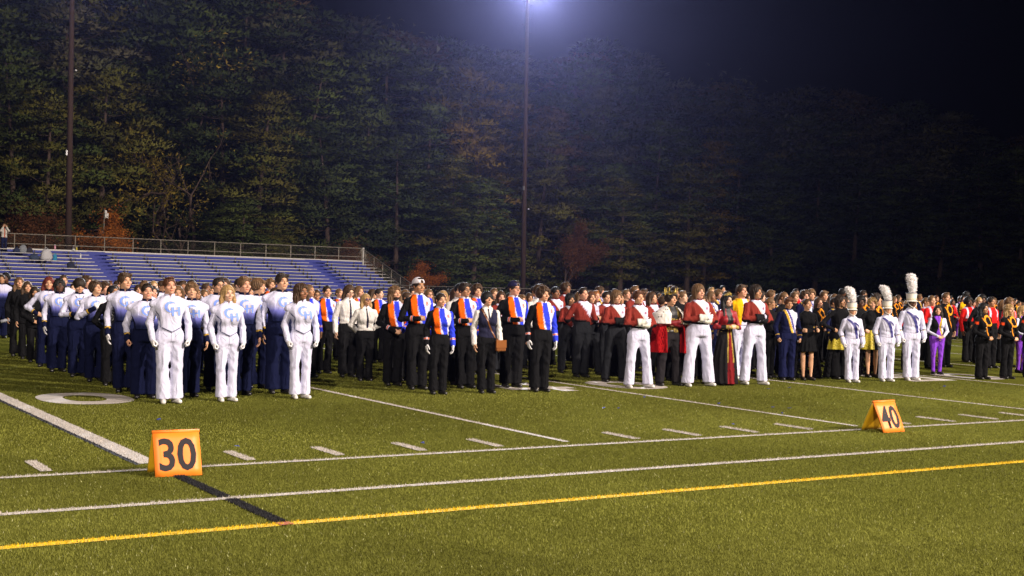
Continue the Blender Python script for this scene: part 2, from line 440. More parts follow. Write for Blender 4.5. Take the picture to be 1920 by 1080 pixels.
def small_mesh(fn, mat, smooth=True):
    mb = MB(); fn(mb); return mb.mesh('m', mat, smooth)
def on_row(xpx, k):                      # a spot on the seat of row k, seen in this direction
    y = TY - RUN * (k + 1) + RUN * .62 + .12; return at_y(xpx, y, TZ - RISE * k + .5), y, TZ - RISE * k + .441
def bag(name, xpx, k, w, h, c, lab, cat='bag'):
    X, Y, Z = on_row(xpx, k); o = empty(name, (X, Y, Z)); tag(o, lab, cat)
    m = mat_solid(name + '_fabric', c, .85, 0, 20, .3, .9)
    V = []; n = 12
    mb = MB(); mb.lathe([(w * .42, 0), (w * .5, h * .12), (w * .52, h * .4), (w * .46, h * .7), (w * .3, h * .92), (w * .1, h)], 14)
    me = mb.mesh(name, m, True)
    for v in me.vertices:
        v.co.y *= .6; q = v.co; q += Vector((math.sin(q.z * 31 + q.x * 20), math.sin(q.z * 17 + 2), math.sin(q.x * 23))) * w * .05
    link('bag_body', me, o); link('handle', small_mesh(lambda b: b.path([(-.07, 0, h * .85), (-.04, 0, h * 1.12), (.04, 0, h * 1.12), (.07, 0, h * .85)], [.012] * 4), m), o)
bag('tote_bag', 86, 4, .62, .62, (.55, .55, .58), 'large light grey bag standing on the bleacher seats')
bag('duffel_bag', 64, 4, .5, .32, (.04, .06, .12), 'dark navy duffel left of the light grey bag')
bag('backpack', 43, 2, .4, .42, (.25, .27, .30), 'grey backpack on an upper bleacher row near the photographer')
bag('backpack', 55, 2, .36, .28, (.03, .03, .05), 'small black backpack beside the grey one')
bag('backpack', 31, 2, .34, .26, (.02, .03, .08), 'black backpack left of the grey backpack on the bleachers')
bag('duffel_bag', 133, 6, .42, .35, (.02, .025, .06), 'black bag low on the bleachers near the aisle')
bag('gym_bag', 103, 4, .22, .36, (.03, .25, .45), 'small teal bag next to the light grey bag')
def bottle(xpx, k, h, c, lab, onrail=False):
    X, Y, Z = on_row(xpx, k)
    if onrail: Y = TY + .0; X = at_y(xpx, Y, 3.5); Z = TZ + .31
    o = empty('water_bottle', (X, Y, Z)); tag(o, lab, 'bottle')
    link('bottle_body', small_mesh(lambda b: b.lathe([(.04, 0), (.045, .02), (.045, h * .75), (.03, h * .85)], 12), mat_solid('bottle_plastic', c, .35)), o)
    link('cap', small_mesh(lambda b: b.lathe([(.028, h * .851), (.028, h), (.02, h + .01)], 12), mat_solid('bottle_cap', (.6, .6, .6), .4)), o)
bottle(103, 0, .28, (.75, .35, .45), 'pink water bottle on the top bleacher board', True)
bottle(144, 0, .2, (.75, .6, .03), 'yellow bottle on the top bleacher board', True)
bottle(137, 0, .26, (.1, .08, .12), 'dark bottle left of the yellow bottle on the bleachers', True)
bottle(151, 3, .24, (.7, .7, .72), 'white bottle on the bleacher seat by the aisle')
X, Y, Z = on_row(138, 1)
o = empty('ball_cap', (X, Y, Z)); tag(o, 'white cap resting on the bleacher seat near the aisle', 'cap')
link('crown', small_mesh(lambda b: b.lathe([(.1, 0), (.105, .06), (.08, .12), (.02, .15)], 14), mat_solid('white_cap_cloth', (.6, .6, .58), .8)), o)
link('visor', small_mesh(lambda b: b.box(-.07, .07, -.2, -.09, .0, .012), mat_solid('white_visor', (.55, .55, .55), .8)), o)

# ------------------------------------------------------------------ light poles
M_RUST = mat_solid('rusty_steel', (.050, .027, .022), .85, .1, 5, .35, .4)
M_LAMPH = mat_solid('lamp_housing', (.25, .25, .26), .4, .6)
m, t, n, b = newmat('lit_lamp'); b.inputs['Emission Color'].default_value = (.86, .90, 1, 1); b.inputs['Emission Strength'].default_value = 60
M_LIT = m
labs = ['tall brown light pole at the left behind the bleachers', 'tall brown light pole at centre with its lit lamps above']
for i, (x, y, z) in enumerate(FAR_POLES[:2]):
    p = empty('light_pole', (x, y, 0)); p.rotation_euler = (0, R_(-.55), 0)
    tag(p, labs[i], 'light pole', 'light poles behind the far sideline')
    link('pole', small_mesh(lambda b: b.tube((0, 0, -.1), (0, 0, z + .6), .20, .12, 14), M_RUST), p)
    for h in (9.0,): link('junction_box', small_mesh(lambda b: b.box(-.28, -.19, -.3, -.1, h, h + .3), M_LAMPH, False), p)
    link('small_light', small_mesh(lambda b: b.lathe([(.05, 0), (.07, .05), (.04, .1)], 8, (.24, -.2, 14.0 if i == 0 else 7.6)), mat_solid('white_fixture', (.8, .8, .8), .4)), p)
    for h in (z + .35, z - .15):
        link('crossarm', small_mesh(lambda b: b.box(-2.3, 2.3, -.28, -.2, h - .06, h + .06), M_RUST, False), p)
        for q in range(4):
            lx = -1.95 + q * 1.3
            hd = link('lamp_housing', small_mesh(lambda b: b.lathe([(.08, .25), (.2, .12), (.24, 0)], 14), M_LAMPH), p, (lx, -.42, h + .02), (R_(-62), 0, 0))
            link('lamp_lens', small_mesh(lambda b: b.lathe([(.20, -.012), (.20, -.004)], 14), M_LIT), hd)
    st_ = MB()
    for q in range(24): st_.tube((0, 0, 12.5 + q * .5), ((-1) ** q * .42, 0, 12.52 + q * .5), .012, n=5)
    link('climbing_steps', st_.mesh('steps', M_RUST), p)['kind'] = 'stuff'
X = at_y(195, 69, 5); 
zt = z_at(X, 69, 397)
sp = empty('equipment_pole', (X, 69, 0)); tag(sp, 'thin pole with a small white box above the bleacher rail', 'pole')
link('pole', small_mesh(lambda b: b.tube((0, 0, 0), (0, 0, zt + .15), .045, .04, 8), M_GALV), sp)
link('box', small_mesh(lambda b: b.box(.02, .24, -.1, .1, zt - .4, zt - .08).box(.02, .13, -.09, .09, zt - .079, zt + .1), mat_solid('white_box', (.65, .65, .62), .5), False), sp)

# chain link fence beyond the far sideline, right of the bleachers
fe = empty('boundary_fence', (XE + 3, 66, 0)); tag(fe, 'low chain link fence in front of the dark woods', 'fence')
fx0, fx1 = XE + 3, XE + 75
def fpart(name, mb, kind=None):
    o = link(name, mb.mesh(name, M_GALV, True), fe); o.matrix_parent_inverse = Matrix.Translation((-fx0, -66, 0))
    if kind: o['kind'] = kind
for x in np.arange(fx0, fx1, 3.0): fpart('fence_post', MB().tube((x, 66, 0), (x, 66, 1.9), .03))
fpart('top_rail', MB().tube((fx0, 66, 1.85), (fx1, 66, 1.85), .02))
w_ = MB()
x = fx0
while x < fx1:
    w_.tube((x, 66.03, 0), (x + 1.85, 66.03, 1.85), .002, n=3, caps=False); w_.tube((x, 66.03, 1.85), (x + 1.85, 66.03, 0), .002, n=3, caps=False); x += .16
fpart('chain_link_mesh', w_, 'stuff')

# ------------------------------------------------------------------ trees
def unit(a): return a / np.linalg.norm(a, axis=-1, keepdims=True)
def needles(C, rad, n, r, up=.5, size=.3, wid=.09):
    """n long thin faces spread through a clump, pointing out and up"""
    d = unit(r.normal(size=(n, 3))); rr = r.uniform(.35, 1, (n, 1)) ** .6
    P = C + d * rr * rad
    dr = unit(d * (.8, .8, .5) + (0, 0, up) + r.normal(size=(n, 3)) * .5)
    s = unit(np.cross(dr, r.normal(size=(n, 3)))) * wid * r.uniform(.6, 1.5, (n, 1)); L = size * r.uniform(.6, 1.4, (n, 1))
    return np.stack([P - s, P + s, P + dr * L], 1)
def pine_mesh(seed, H=18., W=4.3, base=.18, dens=1., ragged=.3, droop=.0):
    r = np.random.default_rng(seed); T = []; Cc = []; Nn = []
    tr = MB(); bend = r.normal(size=2) * .4
    def axis(z): f = z / H; return np.array([bend[0] * f * f, bend[1] * f * f, z])
    zs = np.linspace(0, H, 9); tr.path([axis(z) for z in zs], list(np.linspace(.012 * H + .06, .03, 9)), 8)
    z = base * H; k = 0
    while z < H * .99:
        f = (z / H - base) / (1 - base)
        prof = min(1, (f + .12) * 3.0) ** .8 * (1 - f) ** .52 + .05
        nb = r.integers(3, 6)
        for q in range(nb):
            a = q * 2 * np.pi / nb + r.uniform(-.5, .5) + k; L = W * prof * r.uniform(1 - ragged * 1.9, 1 + ragged)
            o = axis(z + r.uniform(-.25, .25)); dr = np.array([np.cos(a), np.sin(a), 0])
            rise = r.uniform(.0, .30) - droop * (1 - f)
            def bp(t): return o + dr * L * t + np.array([0, 0, L * (rise * t + .30 * t * t - .14 * math.sin(t * 3.1))])
            if q < 3 or f < .4: tr.path([bp(t) for t in (0, .25, .5, .8)], [.05 * (1 - f) + .02, .04 * (1 - f) + .015, .02, .012], 4)
            br = r.uniform(.6, 1.25); side = np.array([-dr[1], dr[0], 0])
            nc = max(1, int(L / 1.7 + r.random()))
            for j in range(nc):
                t = .36 + .62 * (j + r.uniform(.2, 1)) / nc
                c = bp(t) + side * r.normal() * .22 * L * (1.2 - t) + (0, 0, .12)
                rad = np.array([1.45, 1.45, .85]) * r.uniform(.6, 1.25) * (.55 + .45 * prof)
                nn = int(330 * dens * (rad[0] / 1.3) ** 1.6); d = unit(r.normal(size=(nn, 3))); d[:, 2] = np.abs(d[:, 2]) * 1.1 - .35
                lump = 1 + .26 * np.sin(d[:, 0:1] * 6 + q) * np.sin(d[:, 1:2] * 7 + z) + .14 * np.sin(d[:, 2:3] * 9 + 5 * d[:, 0:1])
                P = c + d * rad * lump * r.uniform(.72, 1, (nn, 1)); nd = unit(d * (1, 1, .7) + dr * .3 + (0, 0, .5) + r.normal(size=(nn, 3)) * .45)
                s_ = unit(np.cross(nd, d + r.normal(size=(nn, 3)) * .4)) * r.uniform(.045, .085, (nn, 1)); T.append(np.stack([P - s_, P + s_, P + nd * r.uniform(.14, .34, (nn, 1))], 1))
                Nn.append(np.repeat(unit(d * (1, 1, 1.3) + dr * .35 + (0, 0, .15)), 3, 0))
                cc = br * r.uniform(.85, 1.18); Cc.append(np.tile(np.array([cc * r.uniform(.95, 1.12), cc, cc * r.uniform(.8, 1.1)]), (nn * 3, 1)) * np.repeat(r.uniform(.85, 1.15, (nn, 1)), 3, 0))
        z += H * r.uniform(.055, .100) * (1.15 - .5 * f); k += 1.1
    T = np.concatenate(T); Nv = np.concatenate(Nn).reshape(-1, 3, 3)
    fl = (np.cross(T[:, 1] - T[:, 0], T[:, 2] - T[:, 0]) * Nv[:, 0]).sum(1) < 0; T[fl] = T[fl][:, [1, 0, 2]]
    T = T.reshape(-1, 3)
    me = mesh_np('pine_crown', T, np.arange(len(T)).reshape(-1, 3), np.concatenate(Cc), True, [M_LEAF]); me.normals_split_custom_set_from_vertices(np.concatenate(Nn).tolist())
    return me, tr.mesh('pine_trunk', None, True)
def broad_mesh(seed, H=15., W=4., leaf=.10, n=26, per=60, low=.3, sparse=1., lean=0.):
    r = np.random.default_rng(seed); tr = MB(); tips = []
    def grow(p, d, L, rad, depth):
        pts = [p]; q = p
        for i in range(4):
            d = unit(d + r.normal(size=3) * .16 + np.array([0, 0, .05])); q = q + d * L / 4; pts.append(q)
            if depth >= 2: tips.append(q)
        tr.path(pts, list(np.linspace(rad, rad * .6, 5)), 6 if depth < 2 else 4)
        if depth < 4:
            for k in range(r.integers(2, 4)):
                nd = unit(d + r.normal(size=3) * .62 + np.array([0, 0, .12])); grow(pts[r.integers(2, 5)], nd, L * r.uniform(.55, .8), rad * .55, depth + 1)
    grow(np.zeros(3), np.array([lean, 0, 1.]), H * .38, H * .013 + .03, 0)
    T = []; Cc = []
    for c in tips:
        if r.random() > sparse or c[2] < low * H: continue
        nn = int(per * r.uniform(.4, 1.3)); P = c + r.normal(size=(nn, 3)) * (.5, .5, .35) * H / 14
        a = unit(r.normal(size=(nn, 3))); b_ = unit(np.cross(a, r.normal(size=(nn, 3)))); s = leaf * r.uniform(.7, 1.4, (nn, 1))
        T.append(np.stack([P - a * s, P + b_ * s * .7, P + a * s], 1)); k = r.uniform(.6, 1.3)
        Cc.append(np.repeat(k * r.uniform(.6, 1.4, (nn, 1)) * np.array([[1, 1, 1]]), 3, 0))
    T = np.concatenate(T).reshape(-1, 3)
    return mesh_np('broad_crown', T, np.arange(len(T)).reshape(-1, 3), np.concatenate(Cc), False, [M_LEAF]), tr.mesh('broad_trunk', None, True)
PINES = [pine_mesh(1), pine_mesh(2, W=3.6, ragged=.42), pine_mesh(3, W=5.0, base=.12, ragged=.36), pine_mesh(4, W=4.0, base=.26, ragged=.5, dens=.9), pine_mesh(5, W=5.4, base=.08, droop=.12), pine_mesh(6, W=3.2, base=.1, ragged=.34, droop=.1)]
BROAD = [broad_mesh(11, 15, sparse=.5, per=22, leaf=.11), broad_mesh(12, 15, sparse=.95, per=60, low=.25, leaf=.13), broad_mesh(15, 15, sparse=.28, per=12, leaf=.10, lean=.18)]
for cr_, tk in PINES + BROAD:
    tk.materials.append(M_BARK)
    c = tk.color_attributes.new(name='Col', type='FLOAT_COLOR', domain='POINT'); c.data.foreach_set('color', np.tile([.5, .45, .42, 1], len(tk.vertices)))
GREEN, DARKG, OLIVE, YELLO = (.066, .088, .022), (.044, .062, .022), (.105, .102, .022), (.18, .130, .020)
BROWN, ORANGE, RUST, GREY = (.11, .070, .026), (.32, .10, .016), (.12, .050, .020), (.084, .084, .048)
CN = {GREEN: 'green', DARKG: 'dark green', OLIVE: 'olive green', YELLO: 'yellowish', BROWN: 'brown', ORANGE: 'bright orange', RUST: 'rust red', GREY: 'grey green'}
tree_n = {}
def tree(kind, v, xpx, ytop, Y, c, w=1., lab=None):
    cr_, tk = (PINES if kind == 'pine' else BROAD)[v]
    X = at_y(xpx, Y, 8); z0 = slope_z(X, Y) - .1; top = z_at(X, Y, ytop); h = top - z0
    base = max(v_.co.z for v_ in cr_.vertices) if not cr_.get('h') else cr_['h']
    cr_['h'] = base; s = h / base
    nm = {'pine': 'pine_tree', 'broad': 'autumn_tree'}[kind]
    o = empty(nm, (X, Y, z0), rnd.uniform(0, 6.28)); w *= 1.25 if kind == 'pine' else 1; o.scale = (s * w, s * w, s)
    link('trunk', tk, o, color=(.16, .12, .10)); link('crown', cr_, o, color=c)
    row = 'front row' if Y < 80 else 'second row' if Y < 92 else 'back row'
    if not lab:
        near = ('above the left bleacher end' if xpx < 130 else 'near the white-box pole' if xpx < 230 else 'behind the middle bleachers' if xpx < 450 else 'behind the right bleacher end' if xpx < 700
                else 'left of the central light pole' if xpx < 970 else 'right of the central light pole' if xpx < 1180 else 'behind the crowned figure' if xpx < 1400 else 'behind the plumed hats' if xpx < 1720 else 'at the dark far right')
        lab = '%s %s tree %s, %s' % (CN[c], 'pine' if kind == 'pine' else 'broadleaf', near, row)
        tree_n[lab] = tree_n.get(lab, 0) + 1
        if tree_n[lab] > 1:
            size = 'taller' if h > 17 else 'shorter'
            lab2 = '%s, %s, %s' % (lab, size, ['second from left', 'third from left', 'fourth from left', 'fifth from left', 'sixth from left'][min(4, tree_n[lab] - 2)])
            lab = lab2
    tag(o, lab, 'tree', 'woods behind the field')
T = tree
# front row, left to right (the trees the photograph lets one tell apart)
T('pine', 2, 30, 95, 74, GREEN); T('pine', 3, 88, 160, 72, OLIVE); T('pine', 0, 190, 118, 76, OLIVE, 1.0, 'rounded green pine just right of the left light pole')
T('broad', 0, 292, 40, 79, YELLO, 1.0, 'tall bare-branched tree with yellow brown leaves behind the bleachers')
T('broad', 2, 345, 235, 73, YELLO, 1.2, 'leaning thin tree with yellow leaves behind the bleachers')
T('broad', 1, 232, 376, 70, ORANGE, 1.0, 'small bright orange tree just above the bleacher rail')
T('broad', 1, 42, 345, 70, RUST, .9); T('broad', 1, 150, 385, 70, RUST, 1.5)
T('pine', 4, 420, 120, 78, DARKG); T('pine', 5, 480, 160, 74, OLIVE, 1.1); T('pine', 2, 560, 105, 78, GREEN); T('pine', 1, 345, 40, 84, DARKG)
T('pine', 4, 455, 370, 70, GREEN, 1.5); T('pine', 5, 505, 405, 69, OLIVE, 1.4)
T('pine', 2, 620, 230, 74, DARKG, 1.1); T('pine', 0, 690, 190, 78, GREEN); T('pine', 4, 745, 260, 74, DARKG, 1.1); T('pine', 1, 800, 190, 80, GREEN)
T('pine', 3, 850, 290, 73, OLIVE, 1.1); T('pine', 2, 905, 130, 82, YELLO, .95); T('pine', 4, 890, 330, 71, GREEN, 1.4)
T('broad', 1, 1070, 392, 71, RUST, .8, 'rust red autumn tree right of the central light pole'); T('broad', 1, 690, 440, 69, RUST, 1.6); T('broad', 1, 780, 480, 69, ORANGE, 1.3)
T('pine', 2, 1010, 240, 76, OLIVE, 1.0); T('pine', 5, 1050, 200, 82, BROWN, 1.1); T('pine', 0, 1140, 300, 74, GREEN, 1.3); T('pine', 1, 1130, 150, 84, GREY)
T('pine', 3, 1165, 330, 72, OLIVE, 1.4, 'forked pine with pale lower trunk behind the maroon band'); T('pine', 2, 1225, 225, 78, GREEN); T('pine', 3, 1290, 300, 74, OLIVE, 1.2)
T('pine', 5, 1320, 260, 77, YELLO, 1.0); T('pine', 4, 1385, 250, 76, DARKG, 1.2); T('pine', 2, 1450, 300, 74, GREEN, 1.1); T('pine', 3, 1530, 280, 77, DARKG, 1.2)
T('pine', 4, 1600, 320, 74, DARKG, 1.3); T('pine', 0, 1680, 300, 77, GREEN, 1.2); T('pine', 2, 1760, 330, 75, DARKG, 1.2); T('pine', 4, 1840, 310, 78, DARKG, 1.2); T('pine', 1, 1915, 330, 76, GREEN, 1.3)
# second and back rows
for i, (x, y) in enumerate([(-15, 0), (60, -30), (130, -10), (215, -40), (290, -20), (380, 0), (450, -10), (525, 10), (600, 70), (655, 60), (720, 75), (780, 95), (840, 110), (960, 150), (1020, 160), (1085, 110), (1180, 130), (1265, 150), (1350, 190), (1425, 215), (1500, 205), (1570, 230), (1650, 215), (1735, 235), (1820, 250), (1900, 270)]):
    T('pine', (i * 5 + 2) % 6, x, y, 87 + (i * 3) % 5, (GREEN, DARKG, GREY, OLIVE, DARKG)[i % 5], 1.1)
for i, (x, y) in enumerate([(20, -80), (110, -90), (190, -90), (270, -80), (350, -70), (440, -60), (510, -10), (590, 22), (650, 18), (715, 42), (790, 55), (860, 70), (930, 90), (1000, 110), (1075, 92), (1140, 75), (1200, 105), (1270, 115), (1335, 150), (1400, 182), (1475, 160), (1550, 190), (1620, 165), (1690, 180), (1770, 205), (1850, 225), (1930, 240)]):
    k = i % 4 == 1
    T('broad' if k else 'pine', 1 if k else (i * 7 + 1) % 6, x, y, 98 + (i * 5) % 7, (GREY, GREEN, BROWN, DARKG)[i % 4] if not k else (BROWN, GREY)[i % 2], 1.25)

# ================================================================== PEOPLE
# distance-field bodies and clothes turned into surfaces (surface nets)
def smin(a, b, k):
    h = np.clip(.5 + .5 * (b - a) / k, 0, 1); return b * (1 - h) + a * h - k * h * (1 - h)
def smax(a, b, k): return -smin(-a, -b, k)
def cap(P, a, b, ra, rb):
    a = np.asarray(a, np.float32); ba = np.asarray(b, np.float32) - a; pa = P - a
    h = np.clip((pa @ ba) / (ba @ ba + 1e-9), 0, 1)
    return np.linalg.norm(pa - h[:, None] * ba, axis=1) - (ra + (rb - ra) * h), h
def ell(P, c, r):
    q = (P - np.asarray(c, np.float32)); r = np.asarray(r, np.float32)
    k0 = np.linalg.norm(q / r, axis=1); k1 = np.linalg.norm(q / (r * r), axis=1) + 1e-6
    return k0 * (k0 - 1) / k1
def nets(f, lo, hi, v):
    lo = np.array(lo, np.float32); n = np.ceil((np.array(hi) - lo) / v).astype(int) + 1
    ax = [lo[i] + v * np.arange(n[i], dtype=np.float32) for i in range(3)]
    G = np.stack(np.meshgrid(*ax, indexing='ij'), -1).reshape(-1, 3)
    D = f(G).reshape(n)
    S = D < 0
    m = n - 1
    cnt = np.zeros(m, np.int8)
    cs = [(i, j, k) for i in (0, 1) for j in (0, 1) for k in (0, 1)]
    for i, j, k in cs: cnt += S[i:i + m[0], j:j + m[1], k:k + m[2]]
    act = (cnt > 0) & (cnt < 8)
    idx = -np.ones(m, np.int64); ijk = np.argwhere(act); idx[act] = np.arange(len(ijk))
    acc = np.zeros((len(ijk), 3)); num = np.zeros(len(ijk))
    I, J, K = ijk.T
    for a in cs:
        for axn in range(3):
            if a[axn]: continue
            b = list(a); b[axn] = 1
            d0 = D[I + a[0], J + a[1], K + a[2]]; d1 = D[I + b[0], J + b[1], K + b[2]]
            s = (d0 < 0) != (d1 < 0); t = np.where(s, d0 / np.where(s, d0 - d1, 1), 0)
            p = np.tile(np.array(a, float), (len(I), 1)); p[:, axn] += t
            acc[s] += p[s]; num[s] += 1
    Vt = lo + v * (ijk + acc / num[:, None])
    quads_ = []
    for axn in range(3):
        o = [q for q in range(3) if q != axn]
        sl0 = [slice(1, -1)] * 3; sl0[axn] = slice(0, -1); sl1 = list(sl0); sl1[axn] = slice(1, None)
        A = S[tuple(sl0)]; B = S[tuple(sl1)]
        e = np.argwhere(A != B)
        if not len(e): continue
        inside = A[tuple(e.T)]
        base = e.copy(); base[:, o[0]] += 1; base[:, o[1]] += 1
        def ci(d0, d1):
            c = base.copy(); c[:, o[0]] -= d0; c[:, o[1]] -= d1; return idx[c[:, 0], c[:, 1], c[:, 2]]
        q = np.stack([ci(1, 1), ci(0, 1), ci(0, 0), ci(1, 0)], 1)
        flip = inside if axn != 1 else ~inside
        q[~flip] = q[~flip][:, ::-1]
        quads_.append(q)
    return Vt, np.concatenate(quads_)
_k = np.random.default_rng(3).normal(size=(7, 3)); _ph = np.random.default_rng(4).uniform(0, 6, 7)
def wob(P, s, seed=0):
    a = np.zeros(len(P), np.float32)
    for i in range(5): a += np.sin((P * s) @ _k[(i + seed) % 7] + _ph[(i + 2 * seed) % 7] + seed + 1.3 * np.sin((P * s * .6) @ _k[(i + 3) % 7]))
    return a / 5

# ---- poses: joints for right (-x) and left (+x) arms; the figure faces -y
def arm(sx, el, wr, hd, palm=None, hand='relaxed'): return dict(sx=sx, el=el, wr=wr, hd=hd, palm=palm, hand=hand)
def mir(p): return (-p[0], p[1], p[2])
AR = {
 'side': ((.242, .03, 1.12), (.248, -.04, .87), (.0, -.12, -1), (-1, 0, 0), 'relaxed'),
 'fist': ((.258, .035, 1.13), (.240, -.085, .90), (-.1, -.25, -1), (-1, 0, 0), 'fist'),
 'clasp': ((.275, .0, 1.11), (.075, -.235, .975), (-1, -.25, -.35), (0, 1, -.3), 'fist'),
 'back': ((.30, .07, 1.13), (.10, .21, .98), (-1, 0, -.2), (0, 1, 0), 'fist'),
 'waist': ((.29, -.03, 1.12), (.06, -.255, 1.13), (-1, -.1, .05), (0, 1, 0), 'fist'),
 'hip': ((.40, .04, 1.16), (.205, -.09, 1.04), (-1, -.2, -.3), (0, 1, 0), 'fist'),
 'crossU': ((.262, -.085, 1.155), (-.045, -.215, 1.205), (-1, .35, .05), (0, 1, 0), 'relaxed'),
 'crossL': ((.262, -.075, 1.15), (-.02, -.185, 1.155), (-1, .45, 0), (0, 1, 0), 'fist'),
 'chest': ((.30, -.06, 1.13), (.05, -.27, 1.30), (-.9, -.2, .5), (0, 1, 0), 'relaxed'),
 'face': ((.24, -.22, 1.32), (.09, -.22, 1.55), (-.3, .1, 1), (0, 1, 0), 'relaxed'),
 'elbowfist': ((.27, .04, 1.13), (.17, -.20, 1.08), (-.3, -1, 0), (-1, 0, 0), 'fist'),
}
def make_pose(r, l): return {'R': r, 'L': l}
POSES = {'side': ('side', 'side'), 'fists': ('fist', 'fist'), 'clasp': ('clasp', 'clasp'), 'back': ('back', 'back'), 'waistR': ('waist', 'side'), 'hips': ('hip', 'hip'),
         'cross': ('crossU', 'crossL'), 'chestR': ('chest', 'waist'), 'waistL': ('side', 'waist'), 'face': ('face', 'face'), 'waistB': ('waist', 'waist'), 'efists': ('elbowfist', 'elbowfist')}
def arms_of(pose, b):
    out = []
    for side, nm in ((-1, POSES[pose][0]), (1, POSES[pose][1])):
        el, wr, hd, pm, hand = AR[nm]; w = BW[b]['arm']
        f = lambda p: np.array([p[0] * side, p[1], p[2]])
        el_, wr_ = f(el), f(wr)
        el_[0] *= w; wr_[0] *= (w if abs(wr[0]) > .2 else 1)
        if BW[b]['belly'] > 0 and wr[1] < -.15: wr_[1] -= BW[b]['belly']
        if nm == 'back' or nm in ('clasp', 'waist') : pass
        out.append(dict(side=side, sh=np.array([side * .178 * w, .0, 1.405]), el=el_, wr=wr_, hd=f(hd) / np.linalg.norm(hd), pm=f(pm), hand=hand))
    return out
BW = {'n': dict(arm=1., infl=0., belly=0., bust=0), 's': dict(arm=.93, infl=-.012, belly=0, bust=.018), 'h': dict(arm=1.12, infl=.028, belly=.045, bust=0), 'f': dict(arm=.93, infl=-.006, belly=0, bust=.03)}
TZ_ = np.array([.78, .88, .96, 1.05, 1.14, 1.24, 1.33, 1.40, 1.44, 1.475, 1.52, 1.58])
TWX = np.array([.155, .172, .160, .143, .143, .155, .170, .172, .150, .095, .062, .058])
TWY = np.array([.105, .118, .108, .098, .100, .110, .116, .104, .088, .072, .060, .058])
TCY = np.array([.0, .005, .0, -.004, -.004, -.004, .0, .006, .012, .015, .012, .008])
def torso(P, b, inf=0., flare=None):
    z = P[:, 2]; q = BW[b]
    wx = np.interp(z, TZ_, TWX) + q['infl'] * np.clip((1.5 - z) * 8, 0, 1) + inf
    wy = np.interp(z, TZ_, TWY) + q['infl'] * np.clip((1.5 - z) * 8, 0, 1) + inf
    cy = np.interp(z, TZ_, TCY)
    if flare: wx = wx + np.interp(z, *flare); wy = wy + np.interp(z, *flare)
    if q['belly']: wy = wy + q['belly'] * np.exp(-((z - 1.06) / .17) ** 2) * (P[:, 1] < 0)
    x = P[:, 0]; y = P[:, 1] - cy
    e = 2.35
    k = (np.abs(x / wx) ** e + np.abs(y / wy) ** e) ** (1 / e)
    d = (k - 1) * np.minimum(wx, wy)
    if q['bust']:
        for s in (-1, 1): d = smin(d, ell(P, (s * .072, -.085, 1.265), (.07 + inf, .055 + inf + q['bust'] * .4, .07 + inf)), .04)
    return d
def neck_cut(P): return P[:, 2] - (1.505 + .10 * (P[:, 1]) )     # collar line, higher at the back

# ---- hands
def hand_mesh(kind, side, V_=.0082):
    def f(P):
        d = ell(P, (.045, 0, .0), (.050, .016, .040))
        d = smin(d, cap(P, (-.02, 0, 0), (.02, 0, 0), .026, .026)[0], .02)
        zs = (.030, .011, -.009, -.027); Ls = (.070, .078, .072, .055)
        for z, L in zip(zs, Ls):
            if kind == 'fist':
                a = (.082, 0, z); b = (.098, .024, z); c = (.070, .040, z * .95); e = (.050, .028, z * .9)
            else:
                a = (.080, 0, z); b = (.080 + L * .45, .008, z * 1.12); c = (.080 + L * .75, .022, z * 1.15); e = (.080 + L * .92, .040, z * 1.12)
            g = np.minimum(np.minimum(cap(P, a, b, .0095, .0088)[0], cap(P, b, c, .0088, .008)[0]), cap(P, c, e, .008, .007)[0])
            d = smin(d, g, .006)
        if kind == 'fist': t = [(.02, .01, .035), (.055, .035, .040), (.075, .050, .018)]
        else: t = [(.02, .005, .032), (.050, .018, .058), (.085, .026, .062)]
        d = smin(d, np.minimum(cap(P, t[0], t[1], .014, .011)[0], cap(P, t[1], t[2], .011, .008)[0]), .01)
        return d
    V, F = nets(f, (-.055, -.035, -.055), (.18, .075, .085), V_)
    return V, F
HANDS = {k: hand_mesh(k, 1) for k in ('relaxed', 'fist')}
HANDS.update({k + '_low': hand_mesh(k, 1, .0125) for k in ('relaxed', 'fist')})
def place_hand(a, infl=0., low=False):
    V, F = HANDS[a['hand'] + ('_low' if low else '')]
    d = a['hd']; pm = a['pm'] - d * (a['pm'] @ d); pm /= np.linalg.norm(pm)
    th = np.cross(d, pm) * (1 if a['side'] < 0 else -1)
    V = V * (1 + infl)
    W = a['wr'] + V[:, 0:1] * d + V[:, 1:2] * pm + V[:, 2:3] * th
    if a['side'] > 0: F = F[:, ::-1]
    return W, F

# ---- heads (centre of the skull at the origin, face towards -y)
def head_f(kind):
    jw = {'m': 1.06, 'w': .94, 'r': 1.12}[kind]
    def f(P):
        d = ell(P, (0, .014, .028), (.076, .097, .094))
        d = smin(d, ell(P, (0, -.030, -.038), (.058 * jw, .062, .078)), .03)
        d = smin(d, ell(P, (0, -.066, -.098), (.024 * jw, .022, .018)), .022)
        for s in (-1, 1):
            d = smax(d, -ell(P, (s * .031, -.106, .004), (.020, .022, .014)), .012)
            d = smin(d, ell(P, (s * .043, -.062, -.030), (.026, .026, .020)), .014)
            d = smin(d, ell(P, (s * .078 * (1 + .04 * (jw - 1)), .012, -.008), (.010, .020, .031)), .006)
        d = smin(d, ell(P, (0, -.080, .028), (.046, .014, .010)), .012)
        d = smin(d, cap(P, (0, -.084, .008), (0, -.116, -.030), .008, .0125)[0], .009)
        for s in (-1, 1): d = smin(d, ell(P, (s * .011, -.100, -.032), (.008, .009, .007)), .005)
        d = smin(d, ell(P, (0, -.088, -.064), (.023, .012, .006)), .006)
        d = smin(d, ell(P, (0, -.087, -.073), (.020, .012, .007)), .006)
        d = smin(d, cap(P, (0, .018, -.06), (0, .045, -.235), .054 * jw, .060 * jw)[0], .03)
        return d
    return f
_HC = {}
